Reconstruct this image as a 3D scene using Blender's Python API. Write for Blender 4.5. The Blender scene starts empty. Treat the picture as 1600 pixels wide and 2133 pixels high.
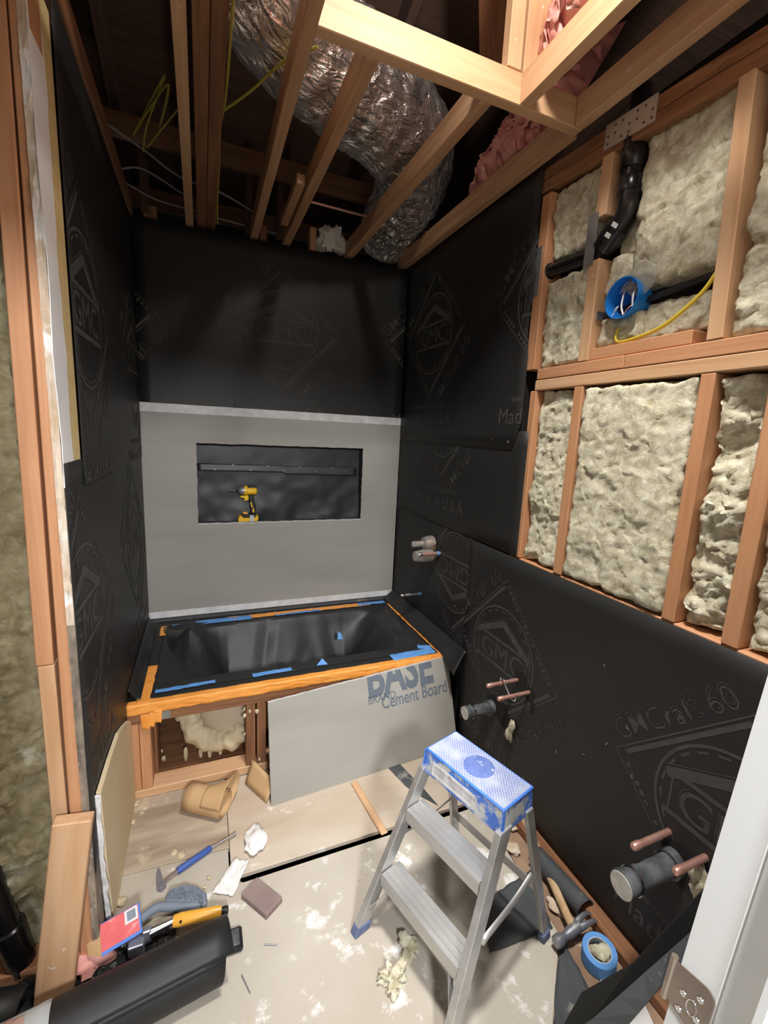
import bpy, bmesh, math, random
from mathutils import Vector, Matrix, noise
random.seed(7)
S = bpy.context.scene
COL = S.collection
V = Vector
# ---------------------------------------------------------------- camera, world, lights, exposure
YAW, PITCH, ROLL = 0.39065, 0.17485, 0.04787
fw = V((math.sin(YAW) * math.cos(PITCH), math.cos(YAW) * math.cos(PITCH), -math.sin(PITCH)))
rt = V((math.cos(YAW), -math.sin(YAW), 0)); up = rt.cross(fw)
r2 = rt * math.cos(ROLL) + up * math.sin(ROLL); u2 = up * math.cos(ROLL) - rt * math.sin(ROLL)
cam = bpy.data.cameras.new('camera'); camo = bpy.data.objects.new('camera', cam); COL.objects.link(camo)
camo.matrix_world = Matrix(((r2.x, u2.x, -fw.x, 0.3119), (r2.y, u2.y, -fw.y, -2.7154), (r2.z, u2.z, -fw.z, 1.5644), (0, 0, 0, 1)))
cam.sensor_fit = 'HORIZONTAL'; cam.sensor_width = 36; cam.lens = 36 * 924.125 / 1600; cam.clip_start = 0.02
S.camera = camo
w = bpy.data.worlds.new('world'); S.world = w; w.use_nodes = True
w.node_tree.nodes['Background'].inputs[0].default_value = (0.9, 0.95, 1.0, 1)
w.node_tree.nodes['Background'].inputs[1].default_value = 0.3
S.view_settings.view_transform = 'Standard'; S.view_settings.look = 'None'
S.view_settings.gamma = 1; S.view_settings.use_curve_mapping = False
S.view_settings.exposure = 0.25
def lamp(name, kind, loc, power, col, **k):
    d = bpy.data.lights.new(name, kind); d.energy = power; d.color = col
    for a, b in k.items():
        if a != 'aim': setattr(d, a, b)
    o = bpy.data.objects.new(name, d); COL.objects.link(o); o.location = loc
    if 'aim' in k: o.rotation_euler = (V(k['aim']) - V(loc)).to_track_quat('-Z', 'Y').to_euler()
    return o
lamp('bare_bulb', 'POINT', (0.95, -1.95, 3.25), 26, (1.0, 0.93, 0.84), shadow_soft_size=0.05)
lamp('work_panel', 'AREA', (0.80, -2.1, 3.5), 17, (1.0, 0.97, 0.93), shape='RECTANGLE', size=0.3, size_y=0.3, spread=1.35, aim=(0.98, -1.75, 1.4))
lamp('hall_light', 'POINT', (0.45, -4.05, 2.24), 275, (0.97, 0.98, 1.0), shadow_soft_size=0.16)
# ---------------------------------------------------------------- materials
def mat(name, c1, c2=None, rough=0.6, metal=0.0, scale=(8, 8, 8), bump=0.0, bscale=None, detail=5, contrast=(0.3, 0.7),
        spots=None, spot_scale=14, spot_cut=(0.62, 0.68), spots2=None, spot2_scale=40, spot2_cut=(0.66, 0.7), spec=0.5, coat=0, trans=0, sheen=0, dist=0.0, rvar=0.0, ior=1.45, nrough=0.5):
    m = bpy.data.materials.new(name); m.use_nodes = True
    nt = m.node_tree; N = nt.nodes; L = nt.links; b = N['Principled BSDF']
    b.inputs['Roughness'].default_value = rough; b.inputs['Metallic'].default_value = metal
    b.inputs['Specular IOR Level'].default_value = spec; b.inputs['Coat Weight'].default_value = coat
    b.inputs['Transmission Weight'].default_value = trans; b.inputs['IOR'].default_value = ior
    b.inputs['Sheen Weight'].default_value = sheen
    m.diffuse_color = (*c1, 1)
    if c2 is None and not bump and not spots:
        b.inputs['Base Color'].default_value = (*c1, 1); return m
    tc = N.new('ShaderNodeTexCoord'); oi = N.new('ShaderNodeObjectInfo')
    ad = N.new('ShaderNodeVectorMath'); ad.operation = 'MULTIPLY_ADD'
    cmb = N.new('ShaderNodeCombineXYZ')
    for i in range(3): L.new(oi.outputs['Random'], cmb.inputs[i])
    L.new(cmb.outputs[0], ad.inputs[0]); ad.inputs[1].default_value = (7.3, 5.1, 9.7); L.new(tc.outputs['Object'], ad.inputs[2])
    mp = N.new('ShaderNodeMapping'); mp.inputs['Scale'].default_value = scale; L.new(ad.outputs[0], mp.inputs[0])
    nz = N.new('ShaderNodeTexNoise'); nz.inputs['Scale'].default_value = 1; nz.inputs['Detail'].default_value = detail
    nz.inputs['Distortion'].default_value = dist; nz.inputs['Roughness'].default_value = nrough
    L.new(mp.outputs[0], nz.inputs['Vector'])
    rp = N.new('ShaderNodeValToRGB'); rp.color_ramp.elements[0].position = contrast[0]; rp.color_ramp.elements[1].position = contrast[1]
    rp.color_ramp.elements[0].color = (*c1, 1); rp.color_ramp.elements[1].color = (*(c2 or c1), 1)
    L.new(nz.outputs['Fac'], rp.inputs[0]); out = rp.outputs[0]
    for sp, sc, cut in ((spots, spot_scale, spot_cut), (spots2, spot2_scale, spot2_cut)):
        if sp is None: continue
        n2 = N.new('ShaderNodeTexNoise'); n2.inputs['Scale'].default_value = sc; n2.inputs['Detail'].default_value = 6; n2.inputs['Roughness'].default_value = 0.65
        L.new(ad.outputs[0], n2.inputs['Vector'])
        mr = N.new('ShaderNodeMapRange'); mr.inputs[1].default_value, mr.inputs[2].default_value = cut; L.new(n2.outputs['Fac'], mr.inputs[0])
        mx = N.new('ShaderNodeMix'); mx.data_type = 'RGBA'; L.new(mr.outputs[0], mx.inputs[0]); L.new(out, mx.inputs[6]); mx.inputs[7].default_value = (*sp, 1); out = mx.outputs[2]
    L.new(out, b.inputs['Base Color'])
    if rvar:
        mr = N.new('ShaderNodeMapRange'); mr.inputs[3].default_value = rough - rvar; mr.inputs[4].default_value = rough + rvar
        L.new(nz.outputs['Fac'], mr.inputs[0]); L.new(mr.outputs[0], b.inputs['Roughness'])
    if bump:
        n3 = nz
        if bscale:
            n3 = N.new('ShaderNodeTexNoise'); n3.inputs['Scale'].default_value = bscale; n3.inputs['Detail'].default_value = 6; L.new(ad.outputs[0], n3.inputs['Vector'])
        bp = N.new('ShaderNodeBump'); bp.inputs['Strength'].default_value = bump; bp.inputs['Distance'].default_value = 0.01
        L.new(n3.outputs['Fac'], bp.inputs['Height']); L.new(bp.outputs[0], b.inputs['Normal'])
    return m
WS = (2.5, 38, 38)          # grain runs along each board's own X
M = {}
M['fir'] = mat('fir_lumber', (0.47, 0.215, 0.10), (0.6, 0.315, 0.165), 0.62, scale=WS, dist=0.6, bump=0.12, spots=(0.36, 0.15, 0.07), spot_scale=5, spot_cut=(0.7, 0.76), spots2=(0.75, 0.66, 0.6), spot2_scale=30, spot2_cut=(0.72, 0.75))
M['fir_pale'] = mat('pale_fir', (0.55, 0.31, 0.16), (0.66, 0.42, 0.245), 0.6, scale=WS, dist=0.5, bump=0.1, spots2=(0.8, 0.74, 0.68), spot2_scale=26, spot2_cut=(0.66, 0.72))
M['fir_dark'] = mat('old_brown_fir', (0.16, 0.066, 0.03), (0.3, 0.14, 0.066), 0.7, scale=WS, dist=0.6, bump=0.15, spots2=(0.5, 0.42, 0.36), spot2_scale=22, spot2_cut=(0.74, 0.77))
M['joist'] = mat('ceiling_joist_fir', (0.4, 0.21, 0.105), (0.58, 0.34, 0.185), 0.65, scale=WS, dist=0.6, bump=0.12, spots2=(0.6, 0.52, 0.45), spot2_scale=24, spot2_cut=(0.71, 0.75))
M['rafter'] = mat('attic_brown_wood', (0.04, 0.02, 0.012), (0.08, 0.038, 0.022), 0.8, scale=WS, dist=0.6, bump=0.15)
M['beam'] = mat('attic_beam', (0.12, 0.055, 0.028), (0.2, 0.1, 0.05), 0.8, scale=WS, dist=0.6, bump=0.15)
M['plate_dark'] = mat('weathered_plate', (0.15, 0.06, 0.024), (0.33, 0.155, 0.068), 0.7, scale=(3, 30, 30), dist=1.2, bump=0.25, spots=(0.12, 0.05, 0.02), spot_scale=9, spot_cut=(0.6, 0.7))
M['felt'] = mat('black_felt_paper', (0.0185, 0.0182, 0.0178), (0.025, 0.0247, 0.0243), 0.48, scale=(3, 3, 3), bump=0.08, bscale=26, spec=0.35, rvar=0.06)
M['felt_soft'] = mat('black_felt_loose', (0.013, 0.013, 0.0135), (0.02, 0.02, 0.021), 0.52, scale=(4, 4, 4), bump=0.15, bscale=9, spec=0.5)
M['felt_liner'] = mat('crumpled_felt_paper', (0.015, 0.015, 0.0155), (0.023, 0.023, 0.024), 0.45, scale=(4, 4, 4), bump=0.12, bscale=14, spec=0.5)
M['felt_dusty'] = mat('dusty_felt', (0.045, 0.05, 0.055), (0.075, 0.08, 0.085), 0.7, scale=(4, 4, 4), bump=0.1, bscale=30, spots=(0.36, 0.34, 0.31), spot_scale=9, spot_cut=(0.6, 0.74))  # dusty felt; also paints the lit grey of the folded strip's lower face
M['print'] = mat('grey_print_ink', (0.062, 0.062, 0.061), (0.08, 0.08, 0.078), 0.75, scale=(30, 30, 30), spec=0.25)
M['cement'] = mat('cement_board', (0.30, 0.288, 0.258), (0.36, 0.348, 0.315), 0.85, scale=(1.2, 1.2, 7), detail=8, bump=0.05, bscale=120, spots2=(0.55, 0.55, 0.54), spot2_scale=16, spot2_cut=(0.74, 0.8))
M['cement_white'] = mat('cut_cement_edge', (0.55, 0.55, 0.55), (0.74, 0.73, 0.72), 0.9, scale=(20, 20, 20), bump=0.3, bscale=90)
M['boardink'] = mat('slate_blue_ink', (0.13, 0.155, 0.19), rough=0.85)
M['wool'] = mat('mineral_wool', (0.45, 0.395, 0.25), (0.78, 0.745, 0.585), 0.95, scale=(30, 30, 30), detail=12, dist=0.5, nrough=0.72, contrast=(0.36, 0.6), bump=0.8, bscale=None, spots=(0.3, 0.24, 0.12), spot_scale=5, spot_cut=(0.66, 0.78), spec=0.1)
M['wool_shaded'] = mat('shaded_mineral_wool', (0.2, 0.155, 0.075), (0.42, 0.365, 0.225), 0.95, scale=(22, 22, 22), detail=12, dist=0.5, nrough=0.7, contrast=(0.3, 0.62), bump=0.6, bscale=None, spots=(0.68, 0.65, 0.52), spot_scale=6, spot_cut=(0.6, 0.72), spec=0.1)  # browner wool for the left bay, its shade put into the colour
M['pinkwool'] = mat('pink_fiberglass', (0.62, 0.27, 0.24), (0.8, 0.43, 0.38), 0.95, scale=(14, 14, 14), bump=0.5, bscale=40, spec=0.1, spots=(0.72, 0.55, 0.46), spot_scale=6)
M['whitefoam'] = mat('white_foam', (0.66, 0.64, 0.58), (0.74, 0.72, 0.66), 0.9, scale=(9, 9, 9), bump=0.3, bscale=40)
M['sprayfoam'] = mat('cream_spray_foam', (0.5, 0.42, 0.27), (0.64, 0.55, 0.37), 0.7, scale=(9, 9, 9), bump=0.3, bscale=30)
M['ply'] = mat('subfloor_plywood', (0.41, 0.36, 0.295), (0.53, 0.485, 0.42), 0.85, scale=(2.5, 2.5, 2.5), detail=9, bump=0.06, bscale=40, spots=(0.33, 0.27, 0.2), spot_scale=6, spot_cut=(0.62, 0.8), spots2=(0.78, 0.77, 0.75), spot2_scale=8, spot2_cut=(0.575, 0.66))
M['ply_far'] = mat('far_plywood', (0.46, 0.36, 0.26), (0.58, 0.5, 0.41), 0.85, scale=(2, 9, 4), detail=8, bump=0.06, bscale=40, spots=(0.72, 0.68, 0.64), spot_scale=8, spot_cut=(0.61, 0.68), spots2=(0.33, 0.25, 0.18), spot2_scale=9, spot2_cut=(0.64, 0.76))
M['ply_grain'] = mat('grainy_plywood', (0.27, 0.2, 0.145), (0.5, 0.42, 0.32), 0.85, scale=(2.2, 14, 6), detail=7, dist=0.8, bump=0.1, bscale=40, spots=(0.62, 0.53, 0.37), spot_scale=7, spot_cut=(0.52, 0.66))
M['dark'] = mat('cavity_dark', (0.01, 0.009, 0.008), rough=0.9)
M['brown_floor'] = mat('rusty_old_floor', (0.2, 0.12, 0.075), (0.36, 0.24, 0.16), 0.9, scale=(8, 8, 8), bump=0.3, bscale=30, spots=(0.6, 0.55, 0.48), spot_scale=18, spot_cut=(0.64, 0.7))
M['orange'] = mat('orange_tape', (0.78, 0.29, 0.045), (0.86, 0.37, 0.08), 0.5, scale=(12, 12, 12), bump=0.25, bscale=16)
M['blue'] = mat('blue_masking_tape', (0.09, 0.27, 0.62), (0.13, 0.33, 0.7), 0.65, scale=(14, 14, 14), bump=0.2, bscale=20)
M['alu'] = mat('aluminium', (0.5, 0.5, 0.5), (0.62, 0.62, 0.61), 0.42, 0.75, scale=(6, 6, 30), spots=(0.66, 0.66, 0.62), spot_scale=22, spot_cut=(0.6, 0.7), spots2=(0.3, 0.36, 0.5), spot2_scale=12, spot2_cut=(0.74, 0.78), rvar=0.1)
M['ladder_blue'] = mat('paint_spattered_blue', (0.06, 0.17, 0.62), (0.09, 0.23, 0.7), 0.5, scale=(9, 9, 9), spots=(0.55, 0.56, 0.55), spot_scale=16, spot_cut=(0.47, 0.56))
M['pure_blue'] = mat('ladder_blue_edge', (0.05, 0.18, 0.68), (0.08, 0.24, 0.74), 0.45, scale=(20, 20, 20), spots=(0.62, 0.66, 0.72), spot_scale=40, spot_cut=(0.68, 0.72))
M['emblem'] = mat('round_blue_emblem', (0.1, 0.16, 0.44), (0.16, 0.22, 0.5), 0.6, scale=(40, 40, 40), spots=(0.75, 0.78, 0.84), spot_scale=45, spot_cut=(0.62, 0.66))
M['sticker'] = mat('worn_sticker', (0.42, 0.4, 0.42), (0.7, 0.7, 0.72), 0.4, scale=(60, 60, 20), spots=(0.16, 0.13, 0.16), spot_scale=50, spot_cut=(0.6, 0.66))
M['rubber_blue'] = mat('dull_blue_rubber', (0.1, 0.13, 0.24), (0.16, 0.2, 0.33), 0.7, scale=(20, 20, 20))
M['steel'] = mat('galvanised_steel', (0.42, 0.44, 0.46), (0.6, 0.62, 0.64), 0.4, 0.85, scale=(14, 14, 14), rvar=0.08)
M['chrome'] = mat('bright_metal', (0.75, 0.75, 0.77), rough=0.18, metal=1.0)
M['grey_steel'] = mat('hammer_steel', (0.28, 0.29, 0.33), (0.42, 0.43, 0.48), 0.42, 0.7, scale=(20, 20, 20), spots=(0.6, 0.6, 0.6), spot_scale=40)
M['copper'] = mat('copper_pipe', (0.8, 0.4, 0.32), (0.88, 0.52, 0.44), 0.32, 0.75, scale=(20, 20, 20), rvar=0.08)
M['abs'] = mat('black_abs', (0.01, 0.01, 0.011), rough=0.22, spec=0.6)
M['abs_dusty'] = mat('dusty_black_pipe', (0.04, 0.045, 0.05), (0.15, 0.16, 0.175), 0.6, scale=(16, 16, 16), contrast=(0.35, 0.65))
M['capwhite'] = mat('offwhite_cap', (0.5, 0.49, 0.44), (0.66, 0.64, 0.58), 0.7, scale=(40, 40, 40))
M['label_white'] = mat('white_label', (0.68, 0.68, 0.68), rough=0.6)
M['bluebox'] = mat('blue_box_plastic', (0.015, 0.19, 0.62), rough=0.35)
M['bluebox_in'] = mat('deep_blue_plastic', (0.01, 0.1, 0.42), rough=0.4)
M['clear'] = mat('clear_plastic', (0.75, 0.72, 0.66), rough=0.12, trans=0.75, ior=1.35)
M['yellow_cable'] = mat('yellow_cable', (0.78, 0.58, 0.06), rough=0.45)
M['yellow_old'] = mat('dusty_yellow_cable', (0.42, 0.36, 0.06), rough=0.5)
M['grey_cable'] = mat('grey_cable', (0.2, 0.2, 0.2), rough=0.6)
M['white_wire'] = mat('white_wire', (0.7, 0.68, 0.68), rough=0.4)
M['brass'] = mat('brass_fitting', (0.55, 0.42, 0.28), rough=0.3, metal=0.9)
M['drill_yellow'] = mat('yellow_tool_plastic', (0.83, 0.5, 0.02), rough=0.4)
M['black_plastic'] = mat('black_plastic', (0.012, 0.012, 0.013), rough=0.45)
M['shiny_black'] = mat('crumpled_black_plastic', (0.012, 0.012, 0.013), (0.03, 0.03, 0.03), 0.22, scale=(20, 20, 20), bump=0.9, bscale=22)
M['kraft'] = mat('kraft_paper', (0.5, 0.31, 0.15), (0.58, 0.38, 0.2), 0.8, scale=(4, 4, 20))
M['white_paper'] = mat('white_paper', (0.76, 0.75, 0.73), (0.82, 0.81, 0.8), 0.85, scale=(12, 12, 12), bump=0.3, bscale=30)
M['joint'] = mat('white_joint_compound', (0.72, 0.7, 0.69), (0.8, 0.79, 0.78), 0.85, scale=(7, 7, 7), bump=0.15, bscale=20, spots2=(0.62, 0.5, 0.36), spot2_scale=18, spot2_cut=(0.71, 0.75))
M['yellow_ply'] = mat('yellow_plywood_strip', (0.6, 0.44, 0.19), (0.7, 0.55, 0.28), 0.7, scale=WS, bump=0.1)
M['paper_edge'] = mat('torn_drywall_edge', (0.5, 0.36, 0.24), (0.68, 0.6, 0.5), 0.9, scale=(30, 14, 14), bump=0.4, bscale=30, spots=(0.76, 0.74, 0.71), spot_scale=10, spot_cut=(0.55, 0.62), spots2=(0.13, 0.17, 0.3), spot2_scale=24, spot2_cut=(0.67, 0.72))
M['tan_ply'] = mat('tan_plywood', (0.6, 0.47, 0.29), (0.74, 0.61, 0.41), 0.8, scale=(9, 2.5, 1.5), detail=6, dist=0.6, bump=0.08)
M['edge_dirty'] = mat('dirty_wall_edge', (0.1, 0.085, 0.07), (0.36, 0.29, 0.22), 0.9, scale=(30, 20, 9), bump=0.3, spots=(0.6, 0.57, 0.52), spot_scale=9, spot_cut=(0.6, 0.66))
M['white_door'] = mat('white_painted_wood', (0.82, 0.83, 0.81), (0.85, 0.86, 0.84), 0.4, scale=(3, 3, 3))
M['bronze'] = mat('hinge_metal', (0.36, 0.31, 0.27), (0.46, 0.4, 0.35), 0.28, 0.9, scale=(20, 20, 20))
M['pry_blue'] = mat('blue_vinyl_grip', (0.045, 0.1, 0.36), rough=0.5)
M['brush_grey'] = mat('grey_blue_plastic', (0.16, 0.19, 0.24), (0.2, 0.235, 0.29), 0.55, scale=(20, 20, 20))
M['red'] = mat('red_card', (0.62, 0.05, 0.06), (0.7, 0.1, 0.1), 0.5, scale=(30, 30, 30), spots=(0.72, 0.25, 0.26), spot_scale=30, spot_cut=(0.6, 0.64))
M['card_blue'] = mat('blue_card_edge', (0.05, 0.17, 0.6), rough=0.5)
M['amber'] = mat('amber_handle', (0.75, 0.36, 0.04), (0.8, 0.42, 0.07), 0.3, scale=(20, 20, 20))
M['hickory'] = mat('hickory_handle', (0.44, 0.28, 0.14), (0.6, 0.43, 0.25), 0.55, scale=(4, 30, 30), dist=0.5)
M['blockbrown'] = mat('grey_brown_wood', (0.22, 0.16, 0.15), (0.28, 0.21, 0.19), 0.8, scale=(12, 12, 12), bump=0.15, bscale=50)
M['acrylic'] = mat('beige_tub_shell', (0.5, 0.41, 0.3), (0.57, 0.47, 0.35), 0.6, scale=(4, 4, 4))
M['hatch_white'] = mat('whitewashed_floor', (0.62, 0.6, 0.6), (0.74, 0.72, 0.72), 0.85, scale=(9, 9, 9), bump=0.2, bscale=30)
M['grime'] = mat('plaster_drips', (0.6, 0.58, 0.57), (0.78, 0.76, 0.75), 0.9, scale=(10, 10, 10), bump=0.4, bscale=25, spots=(0.45, 0.32, 0.27), spot_scale=8, spot_cut=(0.6, 0.68))
def foil():
    m = mat('silver_duct_film', (0.6, 0.57, 0.54), (0.78, 0.75, 0.72), 0.27, 0.85, scale=(5, 5, 5), spots=(0.2, 0.2, 0.2), spot_scale=6, spot_cut=(0.58, 0.72), rvar=0.1)
    nt = m.node_tree; N = nt.nodes; L = nt.links
    tc = N.new('ShaderNodeTexCoord'); mp = N.new('ShaderNodeMapping'); mp.inputs['Scale'].default_value = (34, 7, 1); L.new(tc.outputs['UV'], mp.inputs[0])
    nz = N.new('ShaderNodeTexNoise'); nz.inputs['Scale'].default_value = 1; nz.inputs['Detail'].default_value = 4; nz.inputs['Distortion'].default_value = 1.2; L.new(mp.outputs[0], nz.inputs[0])
    bp = N.new('ShaderNodeBump'); bp.inputs['Strength'].default_value = 1.0; bp.inputs['Distance'].default_value = 0.035
    L.new(nz.outputs['Fac'], bp.inputs['Height']); L.new(bp.outputs[0], N['Principled BSDF'].inputs['Normal'])
    return m
M['foil'] = foil()
def tread():
    m = mat('blue_tread_white_paint', (0.38, 0.42, 0.52), (0.52, 0.56, 0.63), 0.6, scale=(10, 10, 10))
    nt = m.node_tree; N = nt.nodes; L = nt.links; b = N['Principled BSDF']
    tc = N.new('ShaderNodeTexCoord'); mp = N.new('ShaderNodeMapping'); mp.inputs['Rotation'].default_value = (0, 0, 0.785); L.new(tc.outputs['Object'], mp.inputs[0])
    ck = N.new('ShaderNodeTexVoronoi'); ck.distance = 'CHEBYCHEV'; ck.inputs['Scale'].default_value = 135; ck.inputs['Randomness'].default_value = 0; L.new(mp.outputs[0], ck.inputs['Vector'])
    n2 = N.new('ShaderNodeTexNoise'); n2.inputs['Scale'].default_value = 13; n2.inputs['Detail'].default_value = 5; L.new(tc.outputs['Object'], n2.inputs[0])
    mr = N.new('ShaderNodeMapRange'); mr.inputs[1].default_value = 0.33; mr.inputs[2].default_value = 0.45; L.new(ck.outputs['Distance'], mr.inputs[0])
    m2 = N.new('ShaderNodeMapRange'); m2.inputs[1].default_value = 0.66; m2.inputs[2].default_value = 0.42; L.new(n2.outputs['Fac'], m2.inputs[0])
    mu = N.new('ShaderNodeMath'); mu.operation = 'MULTIPLY'; L.new(mr.outputs[0], mu.inputs[0]); L.new(m2.outputs[0], mu.inputs[1])
    mx = N.new('ShaderNodeMix'); mx.data_type = 'RGBA'; L.new(mu.outputs[0], mx.inputs[0])
    old = b.inputs['Base Color'].links[0].from_socket; L.new(old, mx.inputs[6]); mx.inputs[7].default_value = (0.07, 0.13, 0.5, 1); L.new(mx.outputs[2], b.inputs['Base Color'])
    return m
M['tread'] = tread()
# ---------------------------------------------------------------- mesh building
class MB:
    def __init__(s): s.v = []; s.f = []; s.uv = None
    def add(s, vs, fs):
        n = len(s.v); s.v += [V(p) for p in vs]; s.f += [tuple(i + n for i in f) for f in fs]; return s
    def box(s, a, b):
        (x0, y0, z0), (x1, y1, z1) = a, b
        return s.add([(x0, y0, z0), (x1, y0, z0), (x1, y1, z0), (x0, y1, z0), (x0, y0, z1), (x1, y0, z1), (x1, y1, z1), (x0, y1, z1)],
                     [(0, 3, 2, 1), (4, 5, 6, 7), (0, 1, 5, 4), (1, 2, 6, 5), (2, 3, 7, 6), (3, 0, 4, 7)])
    def hexa(s, p):   # eight corners: bottom four then top four
        return s.add(p, [(0, 3, 2, 1), (4, 5, 6, 7), (0, 1, 5, 4), (1, 2, 6, 5), (2, 3, 7, 6), (3, 0, 4, 7)])
    def lathe(s, prof, p0, axis, n=24, cap=True):   # prof: (distance along axis, radius)
        ax = V(axis).normalized(); a = ax.orthogonal().normalized(); b = ax.cross(a); p0 = V(p0)
        vs = [p0 + ax * d + (a * math.cos(t) + b * math.sin(t)) * r for d, r in prof for t in [2 * math.pi * i / n for i in range(n)]]
        fs = [(j * n + i, j * n + (i + 1) % n, (j + 1) * n + (i + 1) % n, (j + 1) * n + i) for j in range(len(prof) - 1) for i in range(n)]
        if cap: fs += [tuple(range(n))[::-1], tuple((len(prof) - 1) * n + i for i in range(n))]
        return s.add(vs, fs)
    def cyl(s, p0, p1, r, n=20, r1=None):
        d = V(p1) - V(p0); return s.lathe([(0, r), (d.length, r if r1 is None else r1)], p0, d, n)
    def tube(s, pts, r, n=10, cap=True, flat=1.0, rs=None):
        pts = [V(p) for p in pts]; vs = []; prev = None
        for i, p in enumerate(pts):
            t = (pts[min(i + 1, len(pts) - 1)] - pts[max(i - 1, 0)]).normalized()
            if prev is None: a = t.orthogonal().normalized()
            else: a = (prev - t * prev.dot(t)).normalized()
            prev = a; b = t.cross(a); rr = rs[i] if rs else r
            vs += [p + (a * math.cos(k) + b * math.sin(k) * flat) * rr for k in [2 * math.pi * q / n for q in range(n)]]
        m = len(pts)
        fs = [(j * n + i, j * n + (i + 1) % n, (j + 1) * n + (i + 1) % n, (j + 1) * n + i) for j in range(m - 1) for i in range(n)]
        if cap: fs += [tuple(range(n))[::-1], tuple((m - 1) * n + i for i in range(n))]
        return s.add(vs, fs)
    def grid(s, nu, nv, fn):
        vs = [fn(i / nu, j / nv) for j in range(nv + 1) for i in range(nu + 1)]
        w = nu + 1
        return s.add(vs, [(j * w + i, j * w + i + 1, (j + 1) * w + i + 1, (j + 1) * w + i) for j in range(nv) for i in range(nu)])
    def prism(s, pts, off):     # polygon pts (3-D) extruded by vector off
        n = len(pts); off = V(off); ps = [V(p) for p in pts]
        return s.add(ps + [p + off for p in ps], [tuple(range(n))[::-1], tuple(range(n, 2 * n))] + [(i, (i + 1) % n, n + (i + 1) % n, n + i) for i in range(n)])
WM = {}
def put(o, world, parent):
    if parent is not None:
        o.parent = parent; o.matrix_basis = WM[parent.name].inverted() @ world
    else: o.matrix_basis = world
    WM[o.name] = world.copy()
def obj(name, mb, m, parent=None, label=None, cat=None, group=None, kind=None, smooth=None, bevel=0, world=None, solid=0, sub=0, fixn=True):
    me = bpy.data.meshes.new(name)
    vs = mb.v
    if world is None:
        lo = V([min(p[i] for p in vs) for i in range(3)]); hi = V([max(p[i] for p in vs) for i in range(3)])
        org = V(((lo.x + hi.x) / 2, (lo.y + hi.y) / 2, lo.z)); world = Matrix.Translation(org)
        vs = [p - org for p in vs]
    me.from_pydata([tuple(p) for p in vs], [], mb.f)
    bm = bmesh.new(); bm.from_mesh(me)
    if bevel:
        bmesh.ops.bevel(bm, geom=[e for e in bm.edges if len(e.link_faces) == 2 and e.calc_face_angle(0) > 0.5], offset=bevel, segments=1, affect='EDGES', clamp_overlap=True)
    if fixn: bmesh.ops.recalc_face_normals(bm, faces=bm.faces)
    bm.to_mesh(me); bm.free()
    if smooth is not None:
        for p in me.polygons: p.use_smooth = True
        me.set_sharp_from_angle(angle=math.radians(smooth))
    me.materials.append(m if not isinstance(m, str) else M[m])
    o = bpy.data.objects.new(name, me); COL.objects.link(o); put(o, world, parent)
    if solid:
        md = o.modifiers.new('thick', 'SOLIDIFY'); md.thickness = solid; md.offset = 0
    if sub:
        md = o.modifiers.new('sub', 'SUBSURF'); md.levels = sub; md.render_levels = sub
    tag(o, label, cat, group, kind); return o
def tag(o, label=None, cat=None, group=None, kind=None):
    for k, v in (('label', label), ('category', cat), ('group', group), ('kind', kind)):
        if v: o[k] = v
    return o
def thing(name, loc, label, cat, group=None, kind=None, parent=None):
    o = bpy.data.objects.new(name, None); o.empty_display_size = 0.05; COL.objects.link(o); put(o, Matrix.Translation(V(loc)), parent)
    return tag(o, label, cat, group, kind)
def board(name, a, b, w, h, side, m, parent=None, bevel=0.0025, **k):
    """board from a to b along its axis; w measured along `side`, h across; a-b is the centre line"""
    a, b = V(a), V(b); x = (b - a).normalized(); s_ = V(side); y = (s_ - x * s_.dot(x)).normalized(); z = x.cross(y); L = (b - a).length
    W = Matrix(((x.x, y.x, z.x, 0), (x.y, y.y, z.y, 0), (x.z, y.z, z.z, 0), (0, 0, 0, 1))); W.translation = (a + b) / 2
    return obj(name, MB().box((-L / 2, -w / 2, -h / 2), (L / 2, w / 2, h / 2)), m, parent, bevel=bevel, world=W, **k)
def abox(name, lo, hi, m, parent=None, axis=None, bevel=0.0025, **k):
    """axis-aligned board whose grain runs along its longest side"""
    lo, hi = V(lo), V(hi); d = hi - lo; c = (lo + hi) / 2
    ax = max(range(3), key=lambda i: d[i]) if axis is None else axis
    e = V((0, 0, 0)); e[ax] = d[ax] / 2
    s_ = V((0, 0, 0)); s_[(ax + 1) % 3] = 1
    return board(name, c - e, c + e, d[(ax + 1) % 3], d[(ax + 2) % 3], s_, m, parent, bevel, **k)
def fbm(p, o=4): return noise.fractal(V(p), 1.0, 2.0, o)
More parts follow.
